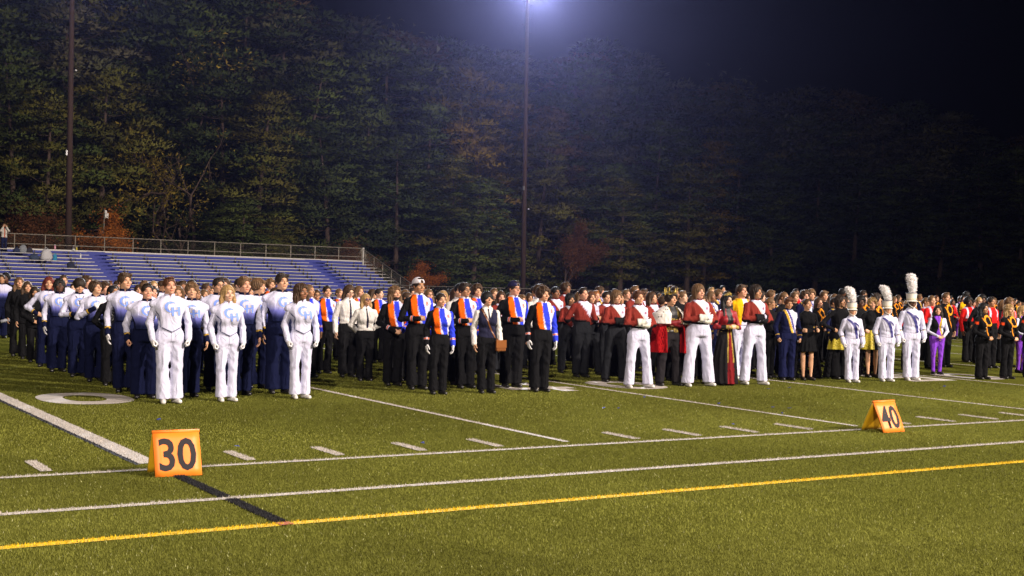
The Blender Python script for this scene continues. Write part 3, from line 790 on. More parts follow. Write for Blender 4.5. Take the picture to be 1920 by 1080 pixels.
def head_mesh(kind, v, mouth=0):
    key = (kind, v, mouth)
    if key not in _HC:
        V, F = nets(head_f(kind), (-.105, -.145, -.25), (.105, .13, .14), v)
        C = np.ones((len(V), 4)); x, y, z = V.T
        ck = np.exp(-(((np.abs(x) - .045) / .022) ** 2 + ((z + .03) / .022) ** 2)) * (y < -.04)
        C[:, 1] -= .09 * ck; C[:, 2] -= .10 * ck
        lip = (np.abs(x) < .025) & (np.abs(z + .068) < .011 - .006 * (np.abs(x) / .025) ** 2) & (y < -.075)
        C[lip, :3] = (.80, .48, .45)
        if mouth:
            mo = (np.abs(x) < .013) & (np.abs(z + .069) < .008) & (y < -.08); C[mo] = (.03, .01, .01, 0)
        br = (np.abs(np.abs(x) - .032) < .019) & (np.abs(z - .026 + .10 * (np.abs(np.abs(x) - .028))) < .0055) & (y < -.055); C[br, :3] *= (.34, .28, .24)
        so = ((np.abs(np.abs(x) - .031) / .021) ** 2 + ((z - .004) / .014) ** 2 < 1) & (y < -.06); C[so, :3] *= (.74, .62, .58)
        er = np.abs(x) > .079; C[er, :3] *= (1, .84, .80)
        parts = [(V, F, C)]
        n8 = 8 if v < .008 else 6
        for s in (-1, 1):       # eyeballs with iris
            U = []; Q = []; K = []
            c0 = np.array([s * .031, -.0795, .003]); r = .0125
            for j in range(5):
                th = np.pi * j / 4
                for k in range(n8):
                    ph = 2 * np.pi * k / n8; U.append(c0 + r * np.array([np.sin(th) * np.cos(ph), -np.cos(th), np.sin(th) * np.sin(ph) * .62]))
                    K.append((.05, .035, .03, 0) if j == 0 else (.16, .12, .09, 0) if j == 0 else (.62, .58, .55, 0) if j > 1 or True else 0)
            for j in range(4):
                for k in range(n8): Q.append((j * n8 + k, j * n8 + (k + 1) % n8, (j + 1) * n8 + (k + 1) % n8, (j + 1) * n8 + k))
            parts.append((np.array(U), np.array(Q), np.array(K, float)))
            U = []; K = []; c1 = c0 + np.array([0, -.0128, .0005])     # iris
            for k in range(8):
                ph = 2 * np.pi * k / 8; U.append(c1 + .0062 * np.array([np.cos(ph), .12, np.sin(ph)])); K.append((.04, .028, .02, 0))
            U.append(c1 + np.array([0, -.0015, 0])); K.append((.01, .01, .01, 0))
            Q = np.array([(8, (k + 1) % 8, k, k) for k in range(8)])
            parts.append((np.array(U), np.array([(8, (2 * k + 2) % 8, 2 * k + 1, 2 * k) for k in range(4)]), np.array(K, float)))
        _HC[key] = joinp(parts)
    return _HC[key]
def joinp(parts):
    V = []; F = []; C = []; n = 0
    for v, f, c in parts: V.append(v); F.append(np.asarray(f) + n); C.append(c); n += len(v)
    return np.vstack(V), np.vstack(F), np.vstack(C)
HEAD_Z = 1.638
def head_mat(yaw, pitch):       # yaw > 0 turns the face to +x (picture right), pitch > 0 lifts the chin
    a, b = math.radians(yaw), math.radians(-pitch)
    return Matrix.Translation((0, -.012, HEAD_Z - .02)) @ Matrix.Rotation(a, 4, 'Z') @ Matrix.Rotation(b, 4, 'X') @ Matrix.Translation((0, 0, .02))

# ---- bodies
LEGS = {'together': ((.088, .095, .085), 0), 'apart': ((.095, .15, .19), 0), 'step': ((.09, .10, .11), .12)}
def leg_pts(st, s, b):
    (h, k, a), off = LEGS[st]; w = 1 + BW[b]['infl'] * 5
    dy = off * (1 if s < 0 else -1)
    return (s * h * w, .0, .90), (s * k * w, dy * .5 - .01, .50), (s * a * w, dy + .01, .09)
_BC = {}
def body_mesh(pose, stance, b, kind, yaw, pitch, gloved, hi, mouth=0):
    key = (pose, stance, b, kind, yaw, pitch, gloved, hi, mouth)
    if key in _BC: return _BC[key]
    arms = arms_of(pose, b)
    tk = (pose, stance, b, 'torso', hi)
    if tk not in _BC:
        def f(P):
            d = torso(P, b, -.018); d = smax(d, P[:, 2] - 1.52, .02); d = smax(d, .86 - P[:, 2], .02)
            for a in arms:
                d = smin(d, cap(P, a['sh'] + (0, 0, -.01), a['el'], .046, .036)[0], .04); d = smin(d, cap(P, a['el'], a['wr'], .037, .024)[0], .015)
            for s in (-1, 1):
                p0, p1, p2 = leg_pts(stance, s, b)
                d = smin(d, cap(P, p0, p1, .072, .048)[0], .02); d = smin(d, cap(P, p1, p2, .052, .034)[0], .02)
                d = smin(d, ell(P, (p1[0] * .5 + p2[0] * .5, p2[1] * .5 + p1[1] * .5 + .018, .36), (.044, .046, .12)), .03)
                d = smin(d, cap(P, p2, (p2[0], p2[1] - .10, .035), .026, .020)[0], .01)
            return d
        _BC[tk] = nets(f, (-.50, -.36, -.02), (.50, .32, 1.56), .034 if hi else .055)
    V, F = _BC[tk]; parts = [(V, F, np.ones((len(V), 4)))]
    hv, hf, hc = head_mesh(kind, .0074 if hi else .0125, mouth)
    m = np.array(head_mat(yaw, pitch)); hv2 = hv @ m[:3, :3].T + m[:3, 3]
    # the neck stays upright: blend the lower part back
    m0 = np.array(head_mat(yaw * .3, 0)); w = np.clip((hv[:, 2:3] + .20) / .10, 0, 1)
    hv2 = hv2 * w + (hv @ m0[:3, :3].T + m0[:3, 3]) * (1 - w)
    parts.append((hv2, hf, hc))
    if not gloved:
        for a in arms:
            v_, f_ = place_hand(a, 0, not hi); parts.append((v_, f_, np.ones((len(v_), 4))))
    V, F, C = joinp(parts)
    _BC[key] = mesh_np('person_body', V, F, C, True, [M_SKIN]); return _BC[key]

# ---- trousers, skirts, shoes
_GC = {}
def trousers(stance, b, hi, wide=0., top=1.10):
    key = ('tr', stance, b, hi, wide, top)
    if key in _GC: return _GC[key]
    def f(P):
        d = torso(P, b, .008); d = smax(d, P[:, 2] - top, .012); d = smax(d, .86 - P[:, 2], .05); d = smin(d, cap(P, (0, .005, .92), (0, .005, .775), .085, .050)[0], .05)
        for s in (-1, 1):
            p0, p1, p2 = leg_pts(stance, s, b); i = BW[b]['infl']
            p2 = (p2[0], p2[1], .055)
            q = cap(P, (p0[0] * .98, p0[1], .93), p1, .108 + i * .8, .068 + i * .6 + wide * .3)[0]; q2 = cap(P, p1, p2, .068 + i * .6 + wide * .3, .066 + i * .5 + wide)[0]
            g = smin(q, q2, .02)
            zz = P[:, 2]
            fold = .0045 * np.sin(zz * 50 + P[:, 0] * 30 + 6 * wob(P, 5, 1) + s * 2) * np.clip((.30 - zz) / .20, 0, 1) * (.5 + .5 * wob(P, 6, 5)) + .005 * np.sin(zz * 30 + s * P[:, 0] * 55 + 4 * wob(P, 5, 2)) * np.exp(-((zz - .52) / .12) ** 2)
            fold += .010 * wob(P * (1.7, 1.7, .42), 12, 3 + s) + .004 * wob(P * (1, 1, .7), 30, 2) + .004 * np.sin((s * P[:, 0] * 1.4 + zz) * 52 + 3 * wob(P, 6)) * np.exp(-((zz - .80) / .09) ** 2)
            cx = np.interp(zz, (.05, .5, .9), (p2[0], p1[0], p0[0]))
            fold += .007 * np.exp(-((P[:, 0] - cx) / .012) ** 2) * (P[:, 1] < 0) * (zz < .8)
            d = smin(d, g - fold, .035)
        d = smax(d, .062 - P[:, 2], .01)
        return d
    V, F = nets(f, (-.36, -.28, .0), (.36, .26, top + .03), .0145 if hi else .028)
    C = np.ones((len(V), 4)); 
    _GC[key] = mesh_np('trousers', V, F, C, True, [M_CLOTH]); return _GC[key]
def gown(kind, hi):
    key = ('gown', kind, hi)
    if key in _GC: return _GC[key]
    z0 = {'gown': .03, 'skirt': .62, 'opencape': .04}[kind]
    def f(P):
        z = P[:, 2]; a = np.arctan2(P[:, 0], -P[:, 1])
        w = np.interp(z, (0, .5, .86, 1.06, 1.12), (.27, .225, .175, .135, .137)); w2 = w * np.interp(z, (0, .9, 1.1), (.88, .78, .76))
        pl = .014 * np.sin(a * 13 + 2 * np.sin(z * 3)) * np.clip((1.05 - z) * 2, 0, 1)
        k = np.sqrt((P[:, 0] / (w + pl)) ** 2 + (P[:, 1] / (w2 + pl)) ** 2)
        d = (k - 1) * w2
        return smax(smax(d, z - 1.12, .01), z0 - z, .01)
    V, F = nets(f, (-.33, -.30, z0 - .02), (.33, .30, 1.15), .014 if hi else .022)
    C = np.ones((len(V), 4))
    if kind == 'gown':
        fr = (V[:, 1] < 0) & (np.abs(V[:, 0] - .015) < np.interp(V[:, 2], (0, 1.1), (.085, .03)))
        gd = (V[:, 1] < 0) & (np.abs(np.abs(V[:, 0] - .015) - np.interp(V[:, 2], (0, 1.1), (.085, .03))) < .010)
        C[:] = (.012, .011, .012, 0); C[fr] = (.16, .012, .015, 0); C[gd & (V[:, 2] > .45)] = (.35, .24, .05, 0)
    _GC[key] = mesh_np('gown', V, F, C, True, [M_CLOTH]); return _GC[key]
def shoe_mesh(hi):
    key = ('shoe', hi)
    if key in _GC: return _GC[key]
    def f(P):
        d = cap(P * (1, 1, 1.0), (0, .05, .035), (0, -.15, .028), .038, .034)[0]
        d = smin(d, cap(P, (0, .045, .04), (0, .03, .10), .040, .040)[0], .03)
        d = smin(d, cap(P, (0, .04, .06), (0, -.06, .045), .036, .034)[0], .02)
        return smax(d, -(P[:, 2] - .0), .006)
    V, F = nets(f, (-.07, -.22, -.02), (.07, .12, .15), .0115 if hi else .02)
    C = np.ones((len(V), 4)); C[V[:, 2] < .014, :3] *= .6
    _GC[key] = mesh_np('shoe', V, F, C, True, [M_LEATHER]); return _GC[key]

# ---- upper garments
def S_(a, b, x): t = np.clip((x - a) / (b - a), 0, 1); return t * t * (3 - 2 * t)
def fill(C, m, c): C[m] = (*c, 0)
W_ = (.57, .57, .73); NV = (.006, .008, .030); BK = (.008, .008, .009); MR = (.21, .030, .022); GD = (.62, .38, .045); BL = (.03, .05, .62); OR = (.80, .12, .006); RD = (.50, .012, .012); YE = (.80, .42, .008)
ICE = (.22, .33, .85)
def jacket(uni, pose, b, hi):
    key = ('jk', uni, pose, b, hi)
    if key in _GC: return _GC[key]
    arms = arms_of(pose, b)
    spec = UNI[uni]; z0 = spec.get('z0', 1.06); ex = spec.get('ex', .012); sl = spec.get('sleeve', .030)
    def sleeves(P):
        out = []
        for a in arms:
            d1, h1 = cap(P, a['sh'] + np.array([0, 0, -.012]), a['el'], .050 + sl * .30, .037 + sl * .40)
            d2, h2 = cap(P, a['el'], a['wr'], .037 + sl * .40, .030 + sl * .40)
            t = np.where(d1 < d2, h1 * .5, .5 + h2 * .5)
            out.append((smin(d1, d2, .02), t))
        return out
    def f(P):
        z = P[:, 2]
        d = torso(P, b, ex, spec.get('flare'))
        d = smax(smax(d, neck_cut(P), .008), (z0 + spec.get('dip', 0) * np.abs(P[:, 0])) - z, .008)
        d = d - .005 * wob(P, 11, 2) - .0035 * wob(P * (1, 1, 2.2), 22, 4) - .005 * np.sin((z * 1.2 + P[:, 0] * .6) * 55 + 4 * wob(P, 5)) * np.exp(-((z - 1.12) / .09) ** 2)
        for a, (ds, t) in zip(arms, sleeves(P)):
            e = a['el']; r2 = ((P - e) ** 2).sum(1)
            fo = .0055 * np.sin((P[:, 2] - e[2]) * 70 + P[:, 0] * 45 + 4 * wob(P, 8, 1)) * np.exp(-r2 / .014) + .008 * wob(P * (1.5, 1.5, .7), 15, 2) + .004 * wob(P, 34, 3)
            d = smin(d, ds - fo, .022)
        return d
    v = (.0122 if uni == 'b' else .0152) if hi else .030
    V, F = nets(f, (-.50, -.37, min(.80, z0 - .03)), (.50, .33, 1.56), v)
    C = np.zeros((len(V), 4)); C[:, :3] = spec['c']
    sv = sleeves(V); dt = torso(V, b, ex)
    slv = np.zeros(len(V), int); t_ = np.zeros(len(V))
    for i, (ds, t) in enumerate(sv):
        m = (ds < dt - .004) & ((slv == 0) | (ds < sv[0][0])); slv[m] = (-1, 1)[i]; t_[m] = t[m]
    spec['paint'](C, V, slv, t_)
    _GC[key] = mesh_np('jacket', V, F, C, True, [spec.get('mat', M_CLOTH)]); return _GC[key]
def cuffs(C, slv, t, base, stripe, edge=None, a=.80):
    s = slv != 0
    if base is not None: fill(C, s & (t > a), base)
    if edge is not None: fill(C, s & (np.abs(t - a - .035) < .032), edge)
    fill(C, s & (np.abs(t - a - .035) < .017), stripe)
def p_navy(C, V, s, t):
    x, y, z = V.T; tor = s == 0
    fill(C, tor, NV); fill(C, s != 0, W_); cuffs(C, s, t, NV, GD, None, .79)
def p_white(C, V, s, t): fill(C, np.ones(len(V), bool), W_)
def p_b(C, V, s, t):
    x, y, z = V.T; fill(C, s == 0, BK); fill(C, s < 0, BK); fill(C, s > 0, BL)
    cuffs(C, s, t, None, OR, W_, .78)
    fr = (y < .02) & (s == 0)
    xl = np.interp(z, (1.03, 1.15, 1.28, 1.42, 1.5), (-.075, -.115, -.145, -.145, -.10)); x1 = np.interp(z, (1.03, 1.15, 1.25, 1.35, 1.45), (.005, -.02, -.045, -.055, -.045))
    x2 = np.interp(z, (1.03, 1.15, 1.25, 1.35, 1.45), (.048, .005, -.026, -.048, -.042)); x3 = np.interp(z, (1.03, 1.15, 1.25, 1.35, 1.45), (.125, .105, .085, .055, .045))
    x4 = np.interp(z, (1.03, 1.2, 1.35, 1.45), (.150, .172, .19, .19))
    fill(C, fr & (x > xl) & (x <= x1), OR); fill(C, fr & (x > x1) & (x <= x2), W_); fill(C, fr & (x > x2) & (x <= x3), BL); fill(C, fr & (x > x3) & (x < x4), W_)
def p_m(C, V, s, t):
    x, y, z = V.T; fill(C, np.ones(len(V), bool), MR)
    fill(C, (s == 0) & (z < 1.13 - .35 * np.maximum(0, x)), BK)
    fill(C, (s != 0) & (t > .42) & (t < .62) & (z < 1.145), BK)
    fr = (y < .0) & (s == 0) & (z > 1.20)
    fill(C, fr & (x > -.075 + (1.46 - z) * .75 - .02) & (x < .155 - (1.42 - z) * .18), W_)
    cuffs(C, s, t, BK, MR, W_, .82)
def p_mw(C, V, s, t): p_m(C, V, s, t); fill(C, (s != 0) & (t > .90), W_)
def p_g(C, V, s, t):
    x, y, z = V.T; fill(C, np.ones(len(V), bool), (.008, .010, .040)); fr = (y < .02) & (s == 0)
    q = -.11 + (1.45 - z) * .34
    fill(C, fr & (x > q) & (x < q + .05), GD); fill(C, fr & (x > q + .05) & (x < q + .062), W_); fill(C, fr & (x > q + .06) & (x < q + .10) , (.04, .035, .22)); fill(C, fr & (x > q + .10) & (x < .175), W_)
    cuffs(C, s, t, (.008, .010, .040), GD, None, .84)
def p_sh(C, V, s, t):
    x, y, z = V.T; fill(C, np.ones(len(V), bool), W_)
    fill(C, (s != 0) & (np.abs(t - .70) < .016), (.03, .03, .10)); fill(C, (s != 0) & (np.abs(t - .725) < .010), (.5, .4, .12))
def p_t(C, V, s, t):
    x, y, z = V.T; fill(C, np.ones(len(V), bool), BK); fr = (y < .0) & (s == 0)
    for cx, cz, r in ((.03, 1.36, .105),):
        rr = np.hypot(x - cx, (z - cz) * .8); fill(C, fr & (rr > r - .035) & (rr < r) & (x > -.10), (.85, .30, .02))
    q = -.12 + (1.46 - z) * .42; fill(C, fr & (np.abs(x - q) < .012) & (z < 1.42), (.80, .28, .02))
    fill(C, (s < 0) & (t > .12) & (t < .22) & (y < 0), (.55, .05, .01))
def p_p(C, V, s, t):
    x, y, z = V.T; fill(C, np.ones(len(V), bool), (.20, .05, .50)); fill(C, s != 0, W_); fill(C, (s != 0) & (y > .02), BK)
    fill(C, (s == 0) & (x < -.06 - .05 * np.sin(z * 9)), BK); q = .03 + .03 * np.sin(z * 14)
    fill(C, (s == 0) & (y < 0) & (x > q) & (x < q + .05), GD); fill(C, (s == 0) & (x > q + .05), W_)
def p_black(C, V, s, t): fill(C, np.ones(len(V), bool), BK)
def p_red(C, V, s, t):
    x, y, z = V.T; fill(C, np.ones(len(V), bool), RD); fill(C, (s == 0) & (np.abs(np.abs(x) - .105 - (1.45 - z) * .12) < .022) & (z > 1.2) & (y < .05), W_); fill(C, (s == 0) & (z < 1.12), BK)
def p_yel(C, V, s, t):
    x, y, z = V.T; fill(C, np.ones(len(V), bool), YE); fill(C, (s == 0) & (y < 0) & (np.abs(x - .02) < np.interp(z, (1.0, 1.3, 1.46), (.075, .06, .05))), W_)
def p_sleeves_w(C, V, s, t):
    x, y, z = V.T; fill(C, np.ones(len(V), bool), (.66, .63, .60))
def p_vest(C, V, s, t):
    x, y, z = V.T; fill(C, s == 0, (.020, .020, .045)); fill(C, s != 0, (.66, .63, .60)); fill(C, (s == 0) & (y < 0) & (np.abs(x) < (z - 1.27) * .42), (.66, .63, .60))
def p_king(C, V, s, t):
    x, y, z = V.T; fill(C, s != 0, (.17, .008, .012)); fill(C, s == 0, (.10, .07, .015)); fill(C, (s == 0) & (z > 1.26) & (np.abs(x) < .075), BK); fill(C, (s == 0) & (np.abs(wob(V, 60)) < .10), (.50, .34, .06)); fill(C, (s == 0) & (z > 1.28) & (np.abs(x) < .07), BK)
def p_queen(C, V, s, t):
    x, y, z = V.T; fill(C, np.ones(len(V), bool), (.26, .012, .018)); fill(C, (s == 0) & (np.abs(x) < .06 + .02 * wob(V, 20)) & (z > 1.18) & (y < 0), BK); fill(C, (s != 0) & (t > .70), BK); fill(C, (s != 0) & (t > .86), (.40, .28, .06)); fill(C, (s == 0) & (z < 1.13), (.40, .29, .07))
def p_gold(C, V, s, t): fill(C, np.ones(len(V), bool), (.5, .38, .02)); 
def p_ybk(C, V, s, t):
    x, y, z = V.T; fill(C, np.ones(len(V), bool), YE); fill(C, (s == 0) & (np.abs(x - (z - 1.3)) < .03), BK); fill(C, s != 0, BK)
def p_hood(C, V, s, t): fill(C, np.ones(len(V), bool), (.012, .014, .05))
def p_white2(C, V, s, t): fill(C, np.ones(len(V), bool), (.6, .57, .52)); x, y, z = V.T; fill(C, (s == 0) & (y < 0) & (np.abs(x) < .03), (.5, .08, .02))
UNI = {
 'navy': dict(c=NV, z0=1.04, paint=p_navy), 'dm': dict(c=W_, z0=1.06, paint=p_white), 'b': dict(c=BK, z0=1.045, ex=.020, paint=p_b),
 'm': dict(c=MR, z0=1.08, ex=.018, paint=p_m, sleeve=.045), 'mw': dict(c=MR, z0=1.08, ex=.018, paint=p_mw, sleeve=.045), 'g': dict(c=NV, z0=1.0, ex=.016, paint=p_g),
 'sh': dict(c=W_, z0=.98, ex=.018, paint=p_sh, dip=.2, sleeve=.045), 't': dict(c=BK, z0=.90, ex=.016, paint=p_t), 'p': dict(c=BK, z0=.86, ex=.004, paint=p_p, sleeve=.012),
 'black': dict(c=BK, z0=.88, ex=.010, paint=p_black, sleeve=.02), 'coat': dict(c=BK, z0=.80, ex=.026, paint=p_black, sleeve=.05), 'leo': dict(c=BK, z0=.80, ex=.002, paint=p_black, sleeve=.006),
 'red': dict(c=RD, z0=.98, ex=.018, paint=p_red), 'yel': dict(c=YE, z0=1.0, ex=.030, paint=p_yel, sleeve=.05), 'shirt': dict(c=W_, z0=1.02, ex=.020, paint=p_sleeves_w, sleeve=.045),
 'vest': dict(c=NV, z0=.96, ex=.016, paint=p_vest, sleeve=.035), 'king': dict(c=BK, z0=1.0, ex=.014, paint=p_king, sleeve=.035, mat=M_SHINY), 'queen': dict(c=RD, z0=1.02, ex=.004, paint=p_queen, sleeve=.02, mat=M_SHINY),
 'ybk': dict(c=YE, z0=1.0, paint=p_ybk), 'hood': dict(c=NV, z0=.94, ex=.03, paint=p_hood, sleeve=.05), 'jacketw': dict(c=W_, z0=.92, ex=.03, paint=p_white2, sleeve=.05),
}
# bib of the white and fading tunics: a stiff front with wing shoulders and a pointed hem
def bib(kind, b, hi):
    key = ('bib', kind, b, hi)
    if key in _GC: return _GC[key]
    fl = ((1.05, 1.2, 1.36, 1.42), (.0, .004, .012, .0)); w = BW[b]['arm']
    def f(P):
        x, y, z = P.T
        d = torso(P, b, .032, fl)
        for s in (-1, 1):
            d = smin(d, cap(P, (s * .10 * w, .01, 1.445), (s * .212 * w, .008, 1.385), .052, .059)[0], .03)
        hem = (.990 + .50 * np.abs(x - .01)) if kind == 'white' else (1.055 + 0 * x)
        d = smax(d, hem - z, .006); d = smax(d, P[:, 2] - (1.497 + .12 * y), .008)
        side = np.abs(x) - np.interp(z, (1.0, 1.14, 1.24, 1.31, 1.36), (.135, .142, .160 * w, .210 * w, .30)) - BW[b]['infl']
        d = smax(d, side, .008)
        return d - .0025 * wob(P, 12, 4)
    V, F = nets(f, (-.36, -.30, .96), (.36, .24, 1.53), .0115 if hi else .022)
    C = np.zeros((len(V), 4)); C[:, :3] = W_
    sd_ = np.abs(V[:, 0]) - np.interp(V[:, 2], (1.0, 1.14, 1.24, 1.31, 1.36), (.135, .142, .160 * w, .210 * w, .30)) - BW[b]['infl']
    if kind == 'fade':
        k = S_(1.36, 1.10, V[:, 2])[:, None]; mid = np.array((.16, .17, .52)); nv = np.array(NV) * 1.6
        c = np.where(k < .55, np.array(W_) * (1 - k / .55) + mid * (k / .55), mid * (1 - (k - .55) / .45) + nv * ((k - .55) / .45)); C[:, :3] = c
    C[(sd_ > -.004) & (V[:, 2] < 1.38), :3] = (.10, .11, .22) if kind == 'white' else NV
    _GC[key] = mesh_np('bib', V, F, C, True, [M_CLOTH]); return _GC[key]
def collar(b, hi):
    key = ('collar', b)
    if key in _GC: return _GC[key]
    def f(P):
        z = P[:, 2]
        q = cap(P, (0, .013, 1.44), (0, .004, 1.56), .078, .068)[0]
        d = np.maximum(q, -(q + .012)); gap = np.abs(P[:, 0]) - .018; 
        d = np.maximum(d, -np.where(P[:, 1] < 0, gap + (1.545 - z) * .25, 1))
        return np.maximum(np.maximum(d, z - (1.535 + .12 * P[:, 1])), 1.475 - z)
    V, F = nets(f, (-.10, -.09, 1.46), (.10, .11, 1.57), .0085)
    _GC[key] = mesh_np('collar', V, F, np.ones((len(V), 4)), True, [M_CLOTH]); return _GC[key]
def glove_mesh(pose, b, hi):
    key = ('gl', pose, b)
    if key not in _GC:
        out = []
        for a in arms_of(pose, b):
            V, F = place_hand(a, .10)
            if POSES[pose] == ('crossU', 'crossL'):
                pass
            out.append(mesh_np('glove', V, F, np.ones((len(V), 4)), True, [M_CLOTH]))
        _GC[key] = out
    return _GC[key]
def gauntlet_mesh(pose, b):
    key = ('ga', pose, b)
    if key not in _GC:
        out = []
        for a in arms_of(pose, b):
            d = (a['wr'] - a['el']); d /= np.linalg.norm(d)
            p0 = a['wr'] - d * .15; p1 = a['wr'] + d * .02
            def f(P):
                q, h = cap(P, p0, p1, .078, .046); along = (P - p0) @ d
                return np.maximum(q, np.maximum(-along, along - .17))
            lo = np.minimum(p0, p1) - .10; hi_ = np.maximum(p0, p1) + .10
            V, F = nets(f, lo, hi_, .013); out.append(mesh_np('gauntlet', V, F, np.ones((len(V), 4)), True, [M_CLOTH]))
        _GC[key] = out
    return _GC[key]

# ---- hair, in head space
def strands(P, amp, fr=1.):
    a = np.arctan2(P[:, 0], P[:, 1] + .0)
    return amp * (.6 * np.sin(a * 23 * fr + 2.2 * np.sin(P[:, 2] * 16 + a * 2)) + .5 * wob(P, 38 * fr, 1) + .5 * wob(P * (1, 1, .4), 75 * fr, 2))
def hair_mesh(style, hi):
    key = ('hair', style, hi)
    if key in _GC: return _GC[key]
    cran = lambda P, i: ell(P, (0, .016, .030), (.078 + i, .099 + i, .095 + i))
    face = lambda P, x, z: ell(P, (0, -.125, -.045 + z), (.068 + x, .085, .098))
    def f(P):
        x, y, z = P.T
        if style == 'short':
            d = cran(P, .010) - strands(P, .003); d = smax(d, -face(P, .006, .024), .008); d = smax(d, -(z + .035 - np.maximum(0, -y) * .55), .008)
            d = smin(d, ell(P, (0, -.045, .112), (.050, .046, .020)) - strands(P, .005), .012); d = smax(d, .0 - (z + .05), .005)
        elif style == 'swept':
            d = cran(P, .016) - strands(P, .0045); d = smax(d, -face(P, .004, .016), .008); d = smax(d, -(z + .045 - np.maximum(0, -y) * .5), .008)
            d = smin(d, cap(P, (-.055, -.055, .100), (.060, -.080, .085), .026, .020)[0] - strands(P, .005), .014)
        elif style == 'mop':
            d = cran(P, .024) - strands(P, .0095); d = smax(d, -face(P, .0, -.002), .01); d = smax(d, -(z + .070 - np.maximum(0, -y - .02) * .2), .01)
            d = smin(d, cap(P, (-.045, -.092, .082), (.05, -.088, .078), .020, .016)[0] - strands(P, .008), .012)
        elif style == 'curly':
            d = cran(P, .032) - .013 * np.sign(wob(P, 62, 1)) * np.abs(wob(P, 62, 1)) ** .6 - .005 * wob(P, 120, 3); d = smax(d, -face(P, .0, .008), .01); d = smax(d, -(z + .065), .01)
        elif style == 'afro':
            d = cran(P, .042) - .006 * wob(P, 90, 1) - .003 * wob(P, 160, 3); d = smax(d, -face(P, .004, .012), .01); d = smax(d, -(z + .055), .01)
        elif style == 'bowl':
            d = cran(P, .026) - strands(P, .003); d = smax(d, -face(P, -.004, -.022), .008); d = smax(d, -(z + .085 - np.maximum(0, -y) * .3), .008)
        elif style == 'shag':
            d = cran(P, .024) - strands(P, .010); d = smin(d, cap(P, (0, .05, -.02), (0, .055, -.12), .085, .070)[0] - strands(P, .008), .03); d = smax(d, -face(P, -.002, -.002), .01)
            for s in (-1, 1): d = smin(d, cap(P, (s * .085, -.015, .02), (s * .082, -.02, -.115), .024, .015)[0] - strands(P, .007), .02)
        elif style in ('bob', 'long', 'longcurly', 'longwavy'):
            n = {'bob': .0, 'long': -.14, 'longcurly': -.10, 'longwavy': -.17}[style]; am = .012 if style == 'longcurly' else .007 if style == 'longwavy' else .0045
            wd = .028 if style == 'longcurly' else .018
            st = strands(P, am) + (.014 * wob(P, 48, 2) if style == 'longcurly' else 0)
            d = cran(P, .012 + wd * .3) - st; d = smax(d, -face(P, .0, .020), .008)
            d = smin(d, cap(P, (0, .05, .0), (0, .075, -.13 + n), .085 + wd * .5, .065 + wd)[0] - st, .03)
            for s in (-1, 1):
                d = smin(d, cap(P, (s * .074, .0, .03), (s * .095, .015, -.10), .026 + wd * .3, .026 + wd * .5)[0] - st, .02)
                d = smin(d, cap(P, (s * .095, .015, -.10), (s * .105, -.015 if style != 'bob' else .01, -.15 + n), .026 + wd * .5, .018 + wd * .3)[0] - st, .02)
        else:       # bun / pulled back
            d = cran(P, .006) - strands(P, .002); d = smax(d, -face(P, .008, .022), .006); d = smax(d, -(z + .045 - np.maximum(0, -y) * .6), .008)
            if style == 'bun': d = smin(d, ell(P, (0, .115, .0), (.038, .034, .036)) - strands(P, .003), .01)
            if style == 'pony': d = smin(d, smin(ell(P, (0, .118, .03), (.028, .028, .028)), cap(P, (0, .135, .02), (0, .13, -.18), .030, .014)[0], .01) - strands(P, .004), .01)
        return d
    V, F = nets(f, (-.19, -.16, -.38), (.19, .22, .20), .0075 if hi else .0125)
    rr = .82 + .25 * (np.sin(V[:, 0] * 90 + V[:, 2] * 20) * .5 + .5) ; C = np.ones((len(V), 4)); C[:, :3] *= rr[:, None]
    _GC[key] = mesh_np('hair', V, F, C, True, [M_HAIR]); return _GC[key]

# ---- decals stitched to cloth: narrow strips pressed on to the surface
def bvh_of(me): return BVHTree.FromPolygons([v.co for v in me.vertices], [p.vertices for p in me.polygons])
def strips_on(me_list, strips, off, col_, name, mat=None, thick=True):
    """strips: list of (points (x,z), half widths); pressed from the front (-y)"""
    bs = [bvh_of(m) for m in me_list]; V = []; F = []
    def drop(x, z):
        best = None
        for bv in bs:
            h = bv.ray_cast(Vector((x, -.6, z)), Vector((0, 1, 0)), 1.)
            if h[0] is not None and (best is None or h[0].y < best): best = h[0].y
        return best if best is not None else -.13
    for pts, hw in strips:
        pts = np.array(pts, float); k0 = len(V); hw = np.full(len(pts), hw) if np.isscalar(hw) else np.array(hw, float)
        sl_ = np.concatenate([[0], np.cumsum(np.linalg.norm(np.diff(pts, axis=0), axis=1))]); tt = np.linspace(0, sl_[-1], max(3, int(sl_[-1] / .013)))
        pts = np.stack([np.interp(tt, sl_, pts[:, 0]), np.interp(tt, sl_, pts[:, 1])], 1); hw = np.interp(tt, sl_, hw); n = len(pts)
        for i in range(n):
            a = pts[max(0, i - 1)]; b = pts[min(n - 1, i + 1)]; d = b - a; d /= np.linalg.norm(d) + 1e-9; nrm = np.array([-d[1], d[0]])
            for s in (-1, 0, 1):
                q = pts[i] + nrm * hw[i] * s; V.append((q[0], drop(*q) - off, q[1]))
        for i in range(n - 1):
            for s in (0, 1):
                a = k0 + i * 3 + s; F.append((a, a + 1, a + 4, a + 3))
    return mesh_np(name, np.array(V), np.array(F), np.tile((*col_, 0), (len(V), 1)), False, [mat or M_CLOTH])
def seg(a, b, n=6): return [tuple(np.array(a) * (1 - t) + np.array(b) * t) for t in np.linspace(0, 1, n)]
def arc(cx, cz, rx, rz, a0, a1, n=16): return [(cx + rx * math.cos(math.radians(a)), cz + rz * math.sin(math.radians(a))) for a in np.linspace(a0, a1, n)]
